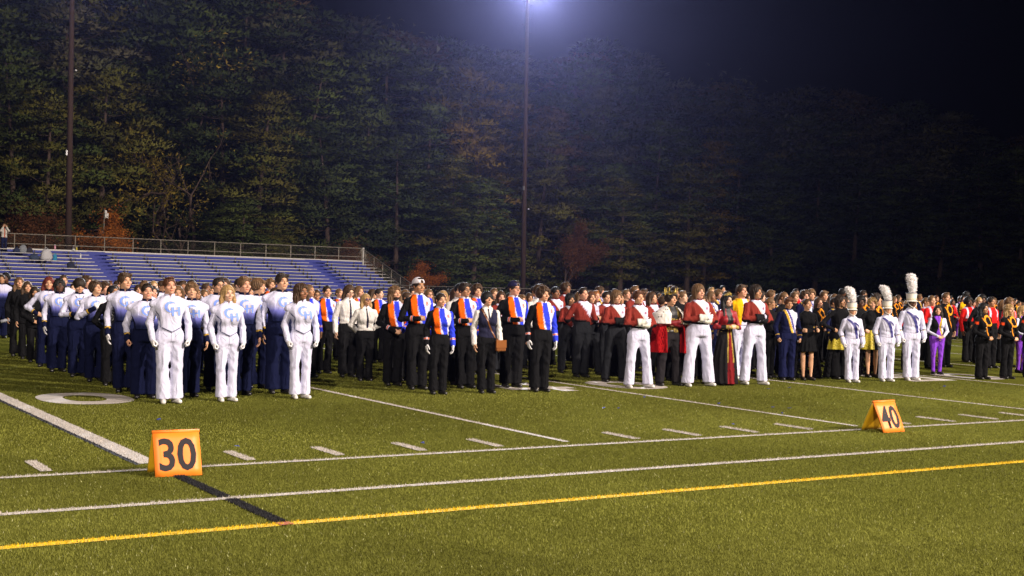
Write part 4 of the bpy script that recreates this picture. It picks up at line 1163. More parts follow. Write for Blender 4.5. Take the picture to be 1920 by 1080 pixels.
def CH_strips(g=0.):
    cx, cz = .022, 1.315
    n = 18; W = [.006 + .015 * math.sin(math.pi * i / (n - 1)) ** .8 + g for i in range(n)]
    return [(arc(cx - .018, cz + .030, .080, .066, 55, 285, n), W),
            (seg((cx - .012, cz + .030), (cx - .004, cz - .095), 7), [.019 + g] * 6 + [.010 + g]),
            (seg((cx + .072, cz + .035), (cx + .084, cz - .090), 7), [.019 + g] * 6 + [.010 + g]),
            (seg((cx - .03, cz - .026), (cx + .08, cz - .016), 5), .013 + g)]
_DC = {}
def cached(key, fn):
    if key not in _DC: _DC[key] = fn()
    return _DC[key]
def txt_mesh(s, size, name):
    cu = bpy.data.curves.new('t', 'FONT'); cu.body = s; cu.size = size; cu.align_x = 'CENTER'; cu.offset = size * .02; cu.resolution_u = 3
    o = bpy.data.objects.new('t', cu); col.objects.link(o); dg = bpy.context.evaluated_depsgraph_get()
    me = bpy.data.meshes.new_from_object(o.evaluated_get(dg)); bpy.data.objects.remove(o); me.name = name
    return me
def text_on(me_t, s, size, x, z, c, name, off=.004):
    me = txt_mesh(s, size, name); bv = bvh_of(me_t)
    for v in me.vertices:
        X, Z = v.co.x + x, v.co.y + z; h = bv.ray_cast(Vector((X, -.6, Z)), Vector((0, 1, 0)), 1.)
        v.co = (X, (h[0].y if h[0] else -.13) - off, Z)
    a = me.color_attributes.new(name='Col', type='FLOAT_COLOR', domain='POINT'); a.data.foreach_set('color', np.tile((*c, 0), len(me.vertices)).astype(np.float32))
    me.materials.clear(); me.materials.append(M_CLOTH); return me

# ---- hats and small things
def cmesh(name, fn, c, mat, smooth=True):
    mb = MB(); fn(mb); me = mb.mesh(name, mat, smooth); a = me.color_attributes.new(name='Col', type='FLOAT_COLOR', domain='POINT')
    a.data.foreach_set('color', np.tile((*c, 0), len(me.vertices)).astype(np.float32)); return me
def glasses_mesh(dark=False, c=(.02, .02, .02)):
    def fn(b):
        for s in (-1, 1):
            p = [(s * .033 + .024 * math.cos(t), -.103 - .004 * 0, .003 + .018 * math.sin(t)) for t in np.linspace(0, 2 * math.pi, 13)]
            b.path(p, [.0022] * 13, 4); b.tube((s * .057, -.102, .008), (s * .082, .01, .006), .0018, n=4)
            if dark: b.tube((s * .033, -.1035, .003), (s * .033, -.1015, .003), .022, n=12)
        b.tube((-.010, -.104, .006), (.010, -.104, .006), .002, n=4)
    return cmesh('glasses', fn, c, M_LEATHER)
def plume_mesh(seed, h=.40, lean=(.0, .0)):
    r = np.random.default_rng(seed); N = 1500
    def prof(t): return np.interp(t, (0, .12, .5, .8, .95, 1.05), (.035, .055, .078, .086, .06, .0))
    def f(P):
        t = P[:, 2] / h; tc = np.clip(t, 0, 1); q = np.hypot(P[:, 0] - lean[0] * tc ** 1.5, P[:, 1] - lean[1] * tc ** 1.5)
        return smax(q - prof(t) - .012 * wob(P, 45, seed) - .007 * wob(P, 95, seed + 1), -P[:, 2], .005)
    V0, F0 = nets(f, (-.28, -.15, -.02), (.17, .15, h * 1.08), .010)
    t = r.uniform(0, 1, N); a = r.uniform(0, 2 * np.pi, N); rad = np.stack([np.cos(a), np.sin(a), .35 * (t - .3)], 1); rad = unit(rad)
    c = np.stack([lean[0] * t ** 1.5, lean[1] * t ** 1.5, t * h], 1); P = c + rad * (prof(t) * r.uniform(.98, 1.12, N))[:, None]
    dr = unit(rad * r.uniform(.25, 1.1, (N, 1)) + r.normal(size=(N, 3)) * .6 + np.array([0, 0, .25])); sd = unit(np.cross(dr, rad)); L = r.uniform(.018, .05, (N, 1)); w = r.uniform(.004, .009, (N, 1))
    V = np.stack([P - sd * w, P + sd * w, P + dr * L], 1).reshape(-1, 3)
    V2 = np.vstack([V0, V]); F = [np.arange(len(V)).reshape(-1, 3) + len(V0), F0]
    return mesh_np('plume', V2, F, np.tile((.90, .87, .88, 0), (len(V2), 1)), True, [M_FEATHER])

SKIN = {'fair': (.58, .32, .19), 'pale': (.66, .41, .28), 'tan': (.42, .22, .115), 'brown': (.26, .12, .06), 'dark': (.10, .042, .022), 'rosy': (.60, .31, .20)}
HAIR = {'black': (.008, .007, .007), 'dark': (.022, .013, .008), 'brown': (.050, .026, .012), 'light': (.125, .068, .030), 'blond': (.34, .21, .085), 'auburn': (.085, .032, .014), 'red': (.26, .095, .022), 'dyed': (.12, .018, .010)}
HN = {'black': 'black', 'dark': 'dark brown', 'brown': 'brown', 'light': 'light brown', 'blond': 'blond', 'auburn': 'auburn', 'red': 'ginger', 'dyed': 'dyed red'}
SN = {'short': 'short', 'swept': 'swept', 'mop': 'shaggy', 'curly': 'curly', 'afro': 'bushy', 'bowl': 'bowl-cut', 'shag': 'shoulder-length', 'bob': 'bobbed', 'long': 'long straight', 'longcurly': 'long curly', 'longwavy': 'long wavy', 'bun': 'pulled-back', 'pony': 'ponytailed'}
UN = {'navy': 'white and navy fading tunic', 'dm': 'all white uniform', 'b': 'orange, blue and white uniform', 'm': 'maroon and white jacket', 'mw': 'maroon jacket and white trousers', 'g': 'navy, gold and white jacket',
      'sh': 'white uniform with navy sash', 't': 'black jacket with orange swirl', 'p': 'purple, white and gold suit', 'black': 'black top', 'coat': 'long black coat', 'leo': 'black dress', 'red': 'red jacket', 'yel': 'yellow bomber jacket',
      'shirt': 'white shirt', 'vest': 'dark vest', 'king': 'red cape', 'queen': 'red and black gown', 'ybk': 'yellow and black jacket', 'hood': 'navy hooded top', 'jacketw': 'white jacket'}
placed = []
def person(x, top, Y, uni, pose='side', hair=('short', 'brown'), skin='fair', b='n', yaw=0, pitch=3, face=0, hi=True, stance='together', kind=None, tr=None, label=None, group=None,
           shoes=None, gloves=None, extra=(), glasses=None, hat_top=0., mouth=0, feet=None, wide=.02, leg=None, fixed_h=None, standing=None, X=None):
    """one figure; x, top: where the crown of the head is seen, Y: depth on the field (or feet: where the feet are seen)"""
    if feet is not None: X, Y = ground(x if leg is None else leg, feet); 
    elif X is None: X = at_y(x, Y, 1.6)
    g = float(GZ(Y)) if standing is None else standing
    h = (z_at(X, Y, top) - g) if fixed_h is None else fixed_h
    hn = 1.775 if hair[0] in ('short', 'bun', 'pony') else 1.79
    s = h / hn
    kind = kind or ('w' if b in 'sf' else 'r' if b == 'h' else 'm')
    gl = bool(gloves)
    if hi and face == 0: face = (-7 if x < 600 else -10 if x < 1030 else -8) + ((x * 7) % 9 - 4)
    root = empty('person', (X, Y, g), R_(face)); root.rotation_euler = (R_(((x * 13) % 5 - 2) * .5), R_(((x * 29) % 7 - 3) * .45), R_(face)); root.scale = (s * (1.03 if s < .95 else 1), s * (1.03 if s < .95 else 1), s)
    placed.append((X, Y, s * hn, root, x, top))
    body = body_mesh(pose, stance, b, kind, yaw, pitch, gl, hi, mouth)
    link('body', body, root, color=SKIN[skin])
    hm = head_mat(yaw, pitch)
    if hair[0]:
        o = link('hair', hair_mesh(hair[0], hi), root, color=HAIR[hair[1]]); o.matrix_local = hm
    jk = jacket(uni, pose, b, hi); link('jacket' if uni not in ('leo', 'shirt', 'vest') else {'leo': 'leotard', 'shirt': 'shirt', 'vest': 'vest'}[uni], jk, root)
    if tr is None: tr = {'navy': NV, 'dm': W_, 'b': BK, 'm': (.014, .015, .018), 'mw': W_, 'g': (.008, .010, .040), 'sh': W_, 't': BK, 'yel': W_, 'king': (.018, .016, .018)}.get(uni, BK)
    if uni == 'queen': link('gown', gown('gown', hi), root)
    elif tr == 'bare':
        link('skirt', gown('skirt', hi), root, color=BK)
    elif tr == 'purple': link('leggings', trousers(stance, b, hi, -.025, 1.02), root, color=(.20, .05, .50))
    else: link('trousers', trousers(stance, b, hi, wide, 1.10 if uni not in ('sh', 'm', 'mw') else 1.12), root, color=tr)
    sh = shoes or ((.62, .60, .55) if tr == W_ else (.016, .015, .015))
    for q in (-1, 1):
        p2 = leg_pts(stance, q, b)[2]; o = link('shoe', shoe_mesh(hi), root, (p2[0], p2[1], 0), (0, 0, R_(9 * q)), color=sh)
    if gl:
        for me in glove_mesh(pose, b, hi): link('glove', me, root, color=gloves)
    if uni == 'navy' or uni == 'dm':
        bb = bib('white' if uni == 'dm' else 'fade', b, hi); link('bib', bb, root); link('collar', collar(b, hi), root, color=W_ if uni == 'dm' else NV)
        if hi:
            o = link('letter_outline', cached(('cho', uni, b), lambda: strips_on([bb], CH_strips(.006), .004, (.72, .62, .42), 'letters_outline')), root)
            link('letters', cached(('chi', uni, b), lambda: strips_on([bb], CH_strips(), .0065, ICE, 'letters')), root)
    elif uni in ('b', 'm', 'mw', 'g', 'sh', 'shirt', 'vest'):
        link('collar', collar(b, hi), root, color={'m': (.12, .015, .012), 'mw': (.12, .015, .012), 'g': NV, 'vest': (.66, .63, .60)}.get(uni, (.66, .62, .66)))
        if uni == 'b' and hi: link('chest_letter', cached(('B', pose, b), lambda: text_on(jk, 'B', .085, .115, 1.335, (.80, .14, .04), 'chest_letter')), root)
        if uni in ('m', 'mw') and hi:
            link('piping', cached(('pip', pose, b), lambda: strips_on([jk], [(seg((-.095, 1.46), (.10, 1.19), 10), .005), (seg((-.080, 1.468), (.112, 1.20), 10), .0035)], .004, (.72, .66, .60), 'piping')), root)
            link('emblem', cached(('emb', pose, b), lambda: strips_on([jk], [(arc(.085, 1.355, .018, .020, 0, 360, 14), .003), (seg((.085, 1.368), (.085, 1.342), 3), .004)], .005, (.30, .03, .06), 'emblem')), root)
        if uni == 'sh':
            def sash(): return strips_on([jk], [([(-.13, 1.44), (-.06, 1.385), (0.0, 1.30), (.04, 1.20), (.07, 1.08), (.08, 1.00)], [.016, .026, .030, .030, .028, .026]), ([(0.0, 1.36), (.05, 1.335), (.095, 1.29), (.10, 1.25)], [.020, .018, .012, .003])], .009, (.030, .028, .17), 'sash', M_SHINY)
            link('sash', cached(('sash', pose, b), sash), root)
            def edge(): return strips_on([jk], [([(-.165, 1.43), (-.115, 1.35), (-.075, 1.25), (-.05, 1.12)], .004)], .004, (.25, .24, .30), 'edge')
            link('sash_edge', cached(('sasedge', pose, b), edge), root)
    if tr == W_ and hi:
        tm = trousers(stance, b, hi, wide, 1.10 if uni not in ('sh', 'm', 'mw') else 1.12)
        link('fly_seam', cached(('fly', tm.name), lambda: strips_on([tm], [(seg((.004, 1.0), (0, .84), 8), .0022), (seg((-.05, .93), (-.105, .985), 5), .002), (seg((.05, .93), (.105, .985), 5), .002)], .003, (.26, .26, .36), 'seam')), root)
    if uni == 'dm' and hi: link('hem_trim', cached(('hem', b), lambda: strips_on([bb], [([(-.118, 1.060), (.01, .998), (.128, 1.060)], .0045)], .004, (.05, .06, .16), 'hem')), root)
    if glasses:
        o = link('glasses', cached(('gla', glasses), lambda: glasses_mesh(glasses == 'dark', (.05, .02, .07) if glasses == 'dark' else (.10, .03, .12) if glasses == 'purple' else (.03, .025, .02))), root); o.matrix_local = hm
    ctx = dict(root=root, hm=hm, jk=jk, b=b, pose=pose, hi=hi, arms=arms_of(pose, b))
    for e in extra: EX[e](ctx)
    tag(root, label or None, 'person', group)
    root['_u'] = uni; root['_hair'] = hair[0] or 'bald'; root['_hc'] = hair[1]; root['_gl'] = 1 if glasses else 0
    return root
def hp(ctx, name, me, color=None):
    o = link(name, me, ctx['root'], color=color); o.matrix_local = ctx['hm']; return o
def ex_tie(ctx): link('tie', cached(('tie', ctx['jk'].name), lambda: strips_on([ctx['jk']], [([(0, 1.475), (0, 1.46), (0, 1.44), (.004, 1.36), (.008, 1.28), (.012, 1.20), (.014, 1.10), (.014, 1.08)], [.013, .014, .008, .012, .016, .019, .021, .004])], .007, (.02, .018, .04), 'tie')), ctx['root'])
def ex_cap(c, peak):
    def f(P):
        d = ell(P, (0, .014, .045), (.096, .117, .098)); return smax(smax(d, .035 - P[:, 2] - .1 * P[:, 1], .006), -(d + .03), .004)
    def mk():
        V, F = nets(f, (-.12, -.13, .0), (.12, .15, .16), .0085)
        hole = (V[:, 1] < -.07) & (np.hypot(V[:, 0], (V[:, 2] - .068) * 1.2) < .030)
        C = np.ones((len(V), 4)); C[hole] = (.05, .03, .02, 0); return mesh_np('backwards_cap', V, F, C, True, [M_CLOTH])
    def g(ctx):
        o = hp(ctx, 'backwards_cap', cached('capm', mk), c)
        def brim(b):
            P = []; n = 9
            for i in range(n):
                a = math.pi * i / (n - 1); P.append((.085 * math.cos(a), .105 + .075 * math.sin(a), .028 - .018 * math.sin(a)))
            V = P + [(p[0], p[1], p[2] - .006) for p in P]; F = [tuple(range(n)), tuple(range(2 * n - 1, n - 1, -1))] + [(i, i + n, (i + 1) % n + n, (i + 1) % n) for i in range(n)]
            b.add(V, F)
        hp(ctx, 'cap_visor', cached(('brim', peak), lambda: cmesh('cap_visor', brim, peak, M_CLOTH, False)))
    return g
def ex_shako(ctx):
    hp(ctx, 'shako', cached('shako', lambda: cmesh('shako', lambda b: b.lathe([(.094, .035), (.098, .06), (.103, .12), (.110, .185), (.112, .19), (.06, .196)], 22, (0, .008, 0)), (.70, .66, .60), M_LEATHER)))
    def vis(b):
        n = 11; P = []
        for i in range(n):
            a = math.pi + math.pi * i / (n - 1); P += [(.094 * math.cos(a), .008 + .094 * math.sin(a), .040), (.112 * math.cos(a), .0 + .150 * math.sin(a), .012)]
        V = P + [(p[0], p[1], p[2] - .006) for p in P]; m = len(P); F = []
        for i in range(n - 1): a = 2 * i; F += [(a, a + 1, a + 3, a + 2), (a + m, a + 2 + m, a + 3 + m, a + 1 + m), (a + 1, a + 1 + m, a + 3 + m, a + 3)]
        b.add(V, F)
    hp(ctx, 'shako_visor', cached('svis', lambda: cmesh('shako_visor', vis, (.68, .64, .58), M_LEATHER, False)))
    hp(ctx, 'gold_band', cached('sband', lambda: cmesh('gold_band', lambda b: b.lathe([(.0995, .055), (.1015, .057), (.1015, .066), (.100, .068)], 22, (0, .008, 0)), (.60, .45, .16), M_LEATHER)))
    hp(ctx, 'top_band', cached('stband', lambda: cmesh('top_band', lambda b: b.lathe([(.1105, .178), (.1135, .180), (.1135, .190), (.111, .192)], 22, (0, .008, 0)), (.05, .05, .10), M_LEATHER)))
    hp(ctx, 'chin_strap', cached('strap', lambda: cmesh('chin_strap', lambda b: b.path([(.093 * math.cos(a), -.005 - .03 * abs(math.sin(a)) ** 2 - .055 * abs(math.sin(a)), .02 + .135 * math.sin(a)) for a in np.linspace(math.pi, 2 * math.pi, 15)], [.007] * 15, 5), (.66, .62, .58), M_CLOTH)))
def ex_plume(seed, lean, h):
    def g(ctx):
        hd = (ctx['hm'] @ Vector((0, -.04, .19))); link('plume', plume_mesh(seed, h, lean), ctx['root'], hd)
    return g
def ex_crown(ctx):
    def f(b):
        r = np.random.default_rng(5)
        b.lathe([(.098, .055), (.104, .06), (.104, .085), (.098, .09)], 20, (0, .01, 0))
        for k in range(22):
            a = 2 * math.pi * k / 22 + r.uniform(-.1, .1); h = r.uniform(.05, .15); b.tube((.10 * math.cos(a), .01 + .10 * math.sin(a), .07), (.125 * math.cos(a), .01 + .13 * math.sin(a), .08 + h), .009, .0015, 4)
            b.tube((.10 * math.cos(a), .01 + .10 * math.sin(a), .07), (.12 * math.cos(a + .3), .01 + .12 * math.sin(a + .3), .10 + h * .4), .006, .001, 4)
    hp(ctx, 'gold_crown', cached('crown', lambda: cmesh('gold_crown', f, (.62, .45, .10), M_GOLD, False)))
def ex_tiara(ctx):
    def f(b):
        for k in range(15):
            a = math.pi * (.1 + .8 * k / 14) + math.pi; h = .02 + .04 * math.sin(math.pi * k / 14); p = (.088 * math.cos(a), .02 + .10 * math.sin(a), .085 + .02 * abs(math.sin(a)))
            b.tube(p, (p[0] * 1.03, p[1] * 1.02, p[2] + h), .005, .002, 5)
            if k: b.tube(q, p, .006, n=5)
            q = p
    hp(ctx, 'gold_tiara', cached('tiara', lambda: cmesh('gold_tiara', f, (.62, .45, .12), M_GOLD)))
def ex_cape(ctx):
    def f(P):
        x, y, z = P.T; a = np.arctan2(x, y)
        w = np.interp(z, (.55, 1.0, 1.35, 1.46), (.38, .33, .27, .12)); pl = .016 * np.sin(a * 12 + 1.5 * np.sin(z * 5)) * np.clip((1.4 - z) * 3, 0, 1)
        k = np.sqrt((x / (w + pl)) ** 2 + ((y - .03) / (w * .78 + pl)) ** 2); q = (k - 1) * w * .78
        d = np.maximum(q, -(q + .016)); d = np.maximum(d, -(np.where(y < 0.02, .20 + .0 * z - np.abs(x), -1.)) * -1 if False else d)
        front = np.where(y < .03, np.abs(x) - .185, .1)      # open at the front
        return np.maximum(np.maximum(d, -front), np.maximum(z - 1.47, .62 - z))
    def mk():
        V, F = nets(f, (-.44, -.36, .58), (.44, .40, 1.50), .0145); C = np.tile((.32, .008, .010, 0), (len(V), 1)).astype(float)
        return mesh_np('red_cape', V, F, C, True, [M_CLOTH])
    link('red_cape', cached('cape', mk), ctx['root'])
    def e(P):
        x, y, z = P.T; w = np.interp(z, (1.14, 1.35, 1.46, 1.50), (.375, .345, .19, .13)) + .008 * wob(P, 40)
        k = np.sqrt((x / w) ** 2 + ((y - .02) / (w * .74)) ** 2); q = (k - 1) * w * .74
        d = np.maximum(q, -(q + .03)); front = np.where(y < .02, np.abs(x) - .10 - (1.48 - z) * .12, .1)
        return smax(smax(d, -front, .01), np.maximum(z - 1.50, 1.16 - z), .01)
    def mk2():
        V, F = nets(e, (-.43, -.36, 1.12), (.43, .38, 1.53), .012); C = np.tile((.72, .68, .64, 0), (len(V), 1)).astype(float)
        r = np.random.default_rng(2); pts = V[r.integers(0, len(V), 90)]
        for p in pts: C[((V - p) ** 2).sum(1) < .015 ** 2] = (.02, .02, .02, 0)
        return mesh_np('ermine_collar', V, F, C, True, [M_FEATHER])
    link('ermine_collar', cached('ermine', mk2), ctx['root'])
    link('belt', cached('kbelt', lambda: cmesh('belt', lambda b: b.lathe([(.150, 1.0), (.158, 1.002), (.158, 1.045), (.15, 1.047)], 20), (.02, .02, .02), M_LEATHER)), ctx['root']).scale = (1.02, .74, 1)
def ex_satchel(ctx):
    r = ctx['root']; jk = ctx['jk']
    link('satchel_strap', cached('sstrap', lambda: strips_on([jk], [([(-.11, 1.47), (-.07, 1.36), (-.01, 1.22), (.06, 1.08), (.12, .98), (.16, .93)], .012)], .008, (.16, .055, .016), 'strap', M_LEATHER)), r)
    def f(b): b.box(.13, .30, -.15, -.05, .74, .93)
    o = link('satchel', cached('satch', lambda: cmesh('satchel', f, (.20, .065, .015), M_LEATHER, False)), r)
    bv = o.modifiers.new('b', 'BEVEL'); bv.width = .015; bv.segments = 2
    link('satchel_flap', cached('sflap', lambda: cmesh('satchel_flap', lambda b: b.box(.125, .305, -.158, -.148, .80, .935), (.24, .08, .018), M_LEATHER, False)), r)
def ex_gaunt(c):
    def g(ctx):
        for me in gauntlet_mesh(ctx['pose'], ctx['b']): link('gauntlet', me, ctx['root'], color=c)
    return g
def ex_headband(c):
    def g(ctx): hp(ctx, 'headband', cached(('hb', c), lambda: cmesh('headband', lambda b: b.path([(.098 * math.cos(a), .0, .035 + .10 * math.sin(a)) for a in np.linspace(-.2, math.pi + .2, 13)], [.013] * 13, 6), c, M_CLOTH)))
    return g
def ex_beard(ctx):
    def mk():
        def f(P):
            d = ell(P, (0, -.048, -.088), (.052, .052, .036)) - strands(P, .002); return smax(d, -ell(P, (0, -.11, -.066), (.022, .03, .010)), .004)
        V, F = nets(f, (-.09, -.13, -.16), (.09, .04, -.03), .007); return mesh_np('beard', V, F, np.ones((len(V), 4)), True, [M_HAIR])
    hp(ctx, 'beard', cached('beard', mk), HAIR['dark'])
def ex_belt(ctx): link('belt', cached('belt', lambda: cmesh('belt', lambda b: b.lathe([(.158, 1.03), (.162, 1.032), (.162, 1.065), (.158, 1.067)], 20), (.12, .05, .02), M_LEATHER)), ctx['root']).scale = (1, .72, 1)
def ex_buttons(ctx):
    def f(b):
        bv = bvh_of(ctx['jk'])
        for k in range(5):
            x, z = -.04 + .03 * k * 0, 1.36 - .08 * k; h = bv.ray_cast(Vector((x, -.6, z)), Vector((0, 1, 0)), 1.)[0]
            if h: b.tube((x, h.y - .006, z), (x, h.y + .004, z), .010, n=8)
    link('buttons', cached(('bt', ctx['jk'].name), lambda: cmesh('buttons', f, (.65, .6, .45), M_GOLD)), ctx['root'])
def ex_skirt(ctx): link('gold_skirt', cached('gskirt', lambda: gskirt()), ctx['root'])
def gskirt():
    def f(P):
        x, y, z = P.T; a = np.arctan2(x, -y); w = np.interp(z, (.60, 1.1), (.27, .155)) + .012 * np.sin(a * 9); q = (np.sqrt((x / w) ** 2 + (y / (w * .8)) ** 2) - 1) * w * .8
        d = np.maximum(q, -(q + .015)); return np.maximum(np.maximum(d, x + .02), np.maximum(z - 1.05, .62 - z))
    V, F = nets(f, (-.32, -.28, .6), (.05, .28, 1.08), .014); return mesh_np('gold_skirt', V, F, np.tile((.50, .40, .03, 0), (len(V), 1)), True, [M_SHINY])
def ex_train(ctx): link('black_train', cached('train', lambda: train_()), ctx['root'])
def train_():
    def f(P):
        x, y, z = P.T; a = np.arctan2(x, -y); w = np.interp(z, (.0, .9, 1.1), (.34, .19, .15)) + .014 * np.sin(a * 11); q = (np.sqrt((x / w) ** 2 + (y / (w * .85)) ** 2) - 1) * w * .8
        d = np.maximum(q, -(q + .015)); return np.maximum(np.maximum(d, -y - .02 - .25 * (.0 + np.abs(x) - .10)), np.maximum(z - 1.05, .02 - z))
    V, F = nets(f, (-.40, -.35, .0), (.40, .35, 1.08), .018); return mesh_np('black_train', V, F, np.tile((*BK, 0), (len(V), 1)), True, [M_CLOTH])
def ex_cup(ctx):
    a = ctx['arms'][0]; p = a['wr'] + a['hd'] * .07
    link('cup', cmesh('cup', lambda b: b.tube((-.13, -.01, -.03), (.04, 0, .02), .035, .042, 12), (.55, .57, .66), M_LEATHER), ctx['root'], p)
def ex_strapcord(ctx): link('neck_cord', cached(('cord', ctx['b'], ctx['pose']), lambda: strips_on([bib('fade', ctx['b'], ctx['hi']), ctx['jk']], [(seg((-.07, 1.46), (.0, 1.34), 6), .005), (seg((.07, 1.46), (.0, 1.34), 6), .005)], .006, (.02, .02, .06), 'cord')), ctx['root'])
def ex_L(ctx): link('chest_letter', cached(('L', ctx['jk'].name), lambda: text_on(ctx['jk'], 'L', .09, .085, 1.28, W_, 'chest_letter')), ctx['root'])
def ex_sequin(ctx):
    def f(b):
        bv = bvh_of(ctx['jk']); r = np.random.default_rng(8)
        for k in range(26):
            x, z = r.normal(-.03, .025), r.uniform(1.12, 1.36); h = bv.ray_cast(Vector((x, -.6, z)), Vector((0, 1, 0)), 1.)[0]
            if h: b.tube((x, h.y - .004, z), (x, h.y + .002, z), .005, n=5)
    link('sequins', cmesh('sequins', f, (.7, .7, .7), M_GOLD), ctx['root'])['kind'] = 'stuff'
EX = {'tie': ex_tie, 'whitecap': ex_cap((.62, .58, .62), (.6, .56, .6)), 'navycap': ex_cap((.02, .02, .06), (.02, .02, .05)), 'shako': ex_shako, 'plume1': ex_plume(1, (-.10, .0), .33), 'plume2': ex_plume(2, (-.13, .0), .32), 'plume3': ex_plume(3, (-.04, .0), .38),
      'crown': ex_crown, 'tiara': ex_tiara, 'cape': ex_cape, 'satchel': ex_satchel, 'gauntW': ex_gaunt((.68, .66, .60)), 'gauntB': ex_gaunt((.014, .014, .016)), 'orangeband': ex_headband((.75, .12, .02)), 'whiteband': ex_headband((.5, .45, .4)),
      'beard': ex_beard, 'belt': ex_belt, 'buttons': ex_buttons, 'goldskirt': ex_skirt, 'train': ex_train, 'cup': ex_cup, 'cord': ex_strapcord, 'L': ex_L, 'sequin': ex_sequin}

P_ = person
WG = (.70, .68, .70)
# --- white and navy band (left)
P_(12, 528, 18.5, 'navy', 'waistR', ('short', 'dark'), 'tan', yaw=0, b='n', label='dark-haired boy in navy tunic at the far left edge')
P_(32, 518, 0, 'coat', 'side', ('long', 'light'), 'fair', 'f', feet=668, pitch=12, label='tallest girl in black coat at far left, holding a pale cup', extra=('cup',))
P_(50, 526, 0, 'coat', 'side', ('longwavy', 'brown'), 'fair', 'f', feet=673, yaw=8, label='girl in black coat with a pale headband, middle of three', extra=('whiteband',))
P_(64, 536, 0, 'coat', 'clasp', ('bob', 'dark'), 'tan', 'f', feet=679, pitch=-10, label='shortest girl in black coat with pale buttons, head lowered', extra=('buttons',))
P_(90, 517, 0, 'navy', 'hips', ('longwavy', 'dyed'), 'fair', 's', feet=688, label='person with long dyed red hair and hand on hip, white sleeve', leg=84)
P_(109, 521, 0, 'navy', 'side', ('shag', 'black'), 'dark', 'n', feet=697, pitch=8, glasses='thin', gloves=WG, label='person with shaggy black hair and shining glasses, navy tunic', leg=106)
P_(156, 520, 0, 'navy', 'waistR', ('bowl', 'dark'), 'fair', 'n', feet=706, yaw=4, pitch=-16, extra=('cord',), label='boy with short dark hair looking down, dark cord on chest', leg=146)
P_(183, 524, 0, 'navy', 'chestR', ('mop', 'brown'), 'fair', 'n', feet=715, yaw=26, pitch=20, gloves=WG, label='boy with head tipped back and gloved hand at his chest', leg=178)
P_(213, 534, 0, 'black', 'back', ('bun', 'black'), 'tan', 'f', feet=723, yaw=30, pitch=12, extra=('sequin',), label='girl in black sequinned top with pulled-back black hair', leg=207)
P_(238, 508, 0, 'navy', 'side', ('swept', 'brown'), 'fair', 'n', feet=735, yaw=24, pitch=6, gloves=WG, label='tallest boy in the fading navy tunic, left of the stocky one', leg=234, stance='together')
P_(270, 530, 0, 'navy', 'elbow' if 0 else 'fists', ('short', 'dark'), 'rosy', 'h', feet=747, yaw=6, label='stocky boy in fading navy tunic left of the white leader', leg=270)
P_(294, 522, 8.4, 'navy', 'side', ('bun', 'blond'), 'fair', 's', yaw=42, label='blond person with pulled-back hair looking right, behind stocky boy')
P_(322, 518, 0, 'dm', 'fists', ('short', 'auburn'), 'rosy', 'n', feet=756, yaw=8, pitch=4, gloves=WG, label='male leader in all white, leftmost of the three front figures', wide=.03, leg=318)
P_(355, 527, 0, 'navy', 'side', ('mop', 'light'), 'fair', 'n', feet=744, yaw=-6, pitch=5, mouth=1, label='boy with shaggy light brown hair and open mouth, navy tunic', leg=352)
P_(404, 519, 0, 'navy', 'side', ('short', 'dark'), 'fair', 'n', feet=732, yaw=12, glasses='thin', label='boy with dark hair and glasses between two white leaders', leg=402)
P_(439, 515, 0, 'navy', 'side', ('swept', 'light'), 'rosy', 'n', feet=741, yaw=16, label='boy with big swept brown hair behind the blond leader', leg=450)
P_(428, 532, 0, 'dm', 'fists', ('bob', 'blond'), 'pale', 's', feet=752, yaw=6, gloves=WG, label='blond female leader in all white, middle of the three', leg=424)
P_(480, 520, 0, 'navy', 'side', ('mop', 'light'), 'fair', 'n', feet=728, yaw=46, label='boy with curly brown hair in profile, navy tunic', leg=480)
P_(529, 509, 0, 'navy', 'side', ('swept', 'dark'), 'fair', 'h', feet=738, yaw=10, pitch=6, label='tall heavy boy with dark hair right of the curly boy', leg=522)
P_(569, 529, 0, 'dm', 'fists', ('longcurly', 'brown'), 'brown', 's', feet=747, yaw=16, gloves=WG, label='leader in all white with long curly brown hair, rightmost', leg=562)
# --- orange, blue and white band
P_(608, 534, 0, 'b', 'side', ('pony', 'dark'), 'fair', 'f', feet=700, label='girl with tied dark hair in orange and blue, band left end', leg=605)
P_(631, 525, 9.2, 'b', 'side', ('mop', 'light'), 'fair', 'n', yaw=20, glasses='thin', label='boy with light hair and glasses behind the tied-hair girl')
P_(655, 532, 0, 'shirt', 'side', ('long', 'brown'), 'pale', 'n', feet=707, yaw=14, pitch=-18, glasses='thin', extra=('tie',), label='long-haired person in white shirt and dark tie looking down', leg=650)
P_(693, 534, 8.6, 'b', 'side', ('afro', 'black'), 'dark', 'f', yaw=4, glasses='purple', extra=('orangeband',), label='person with orange headband and purple glasses')
P_(688, 549, 0, 'shirt', 'back', ('bob', 'blond'), 'tan', 'f', feet=714, yaw=16, pitch=10, glasses='dark', extra=('tie',), label='blond girl in sunglasses, white shirt and dark tie', leg=683)
P_(709, 538, 9.6, 'b', 'side', ('short', 'dark'), 'fair', 'n', glasses='thin', label='dark-haired boy in glasses behind the sunglasses girl')
P_(740, 534, 0, 'b', 'clasp', ('longcurly', 'light'), 'fair', 'n', feet=723, yaw=12, extra=('beard',), label='bearded person with long frizzy hair and clasped hands', leg=735)
P_(786, 520, 0, 'b', 'waistR', ('short', 'dark'), 'tan', 'n', feet=730, yaw=16, extra=('whitecap',), label='tall boy in a white backwards cap, orange and blue uniform', leg=781, stance='together')
P_(823, 548, 0, 'b', 'side', ('bun', 'dark'), 'fair', 's', feet=739, yaw=10, gloves=WG, label='short girl with pulled-back hair right of the white cap', leg=820)
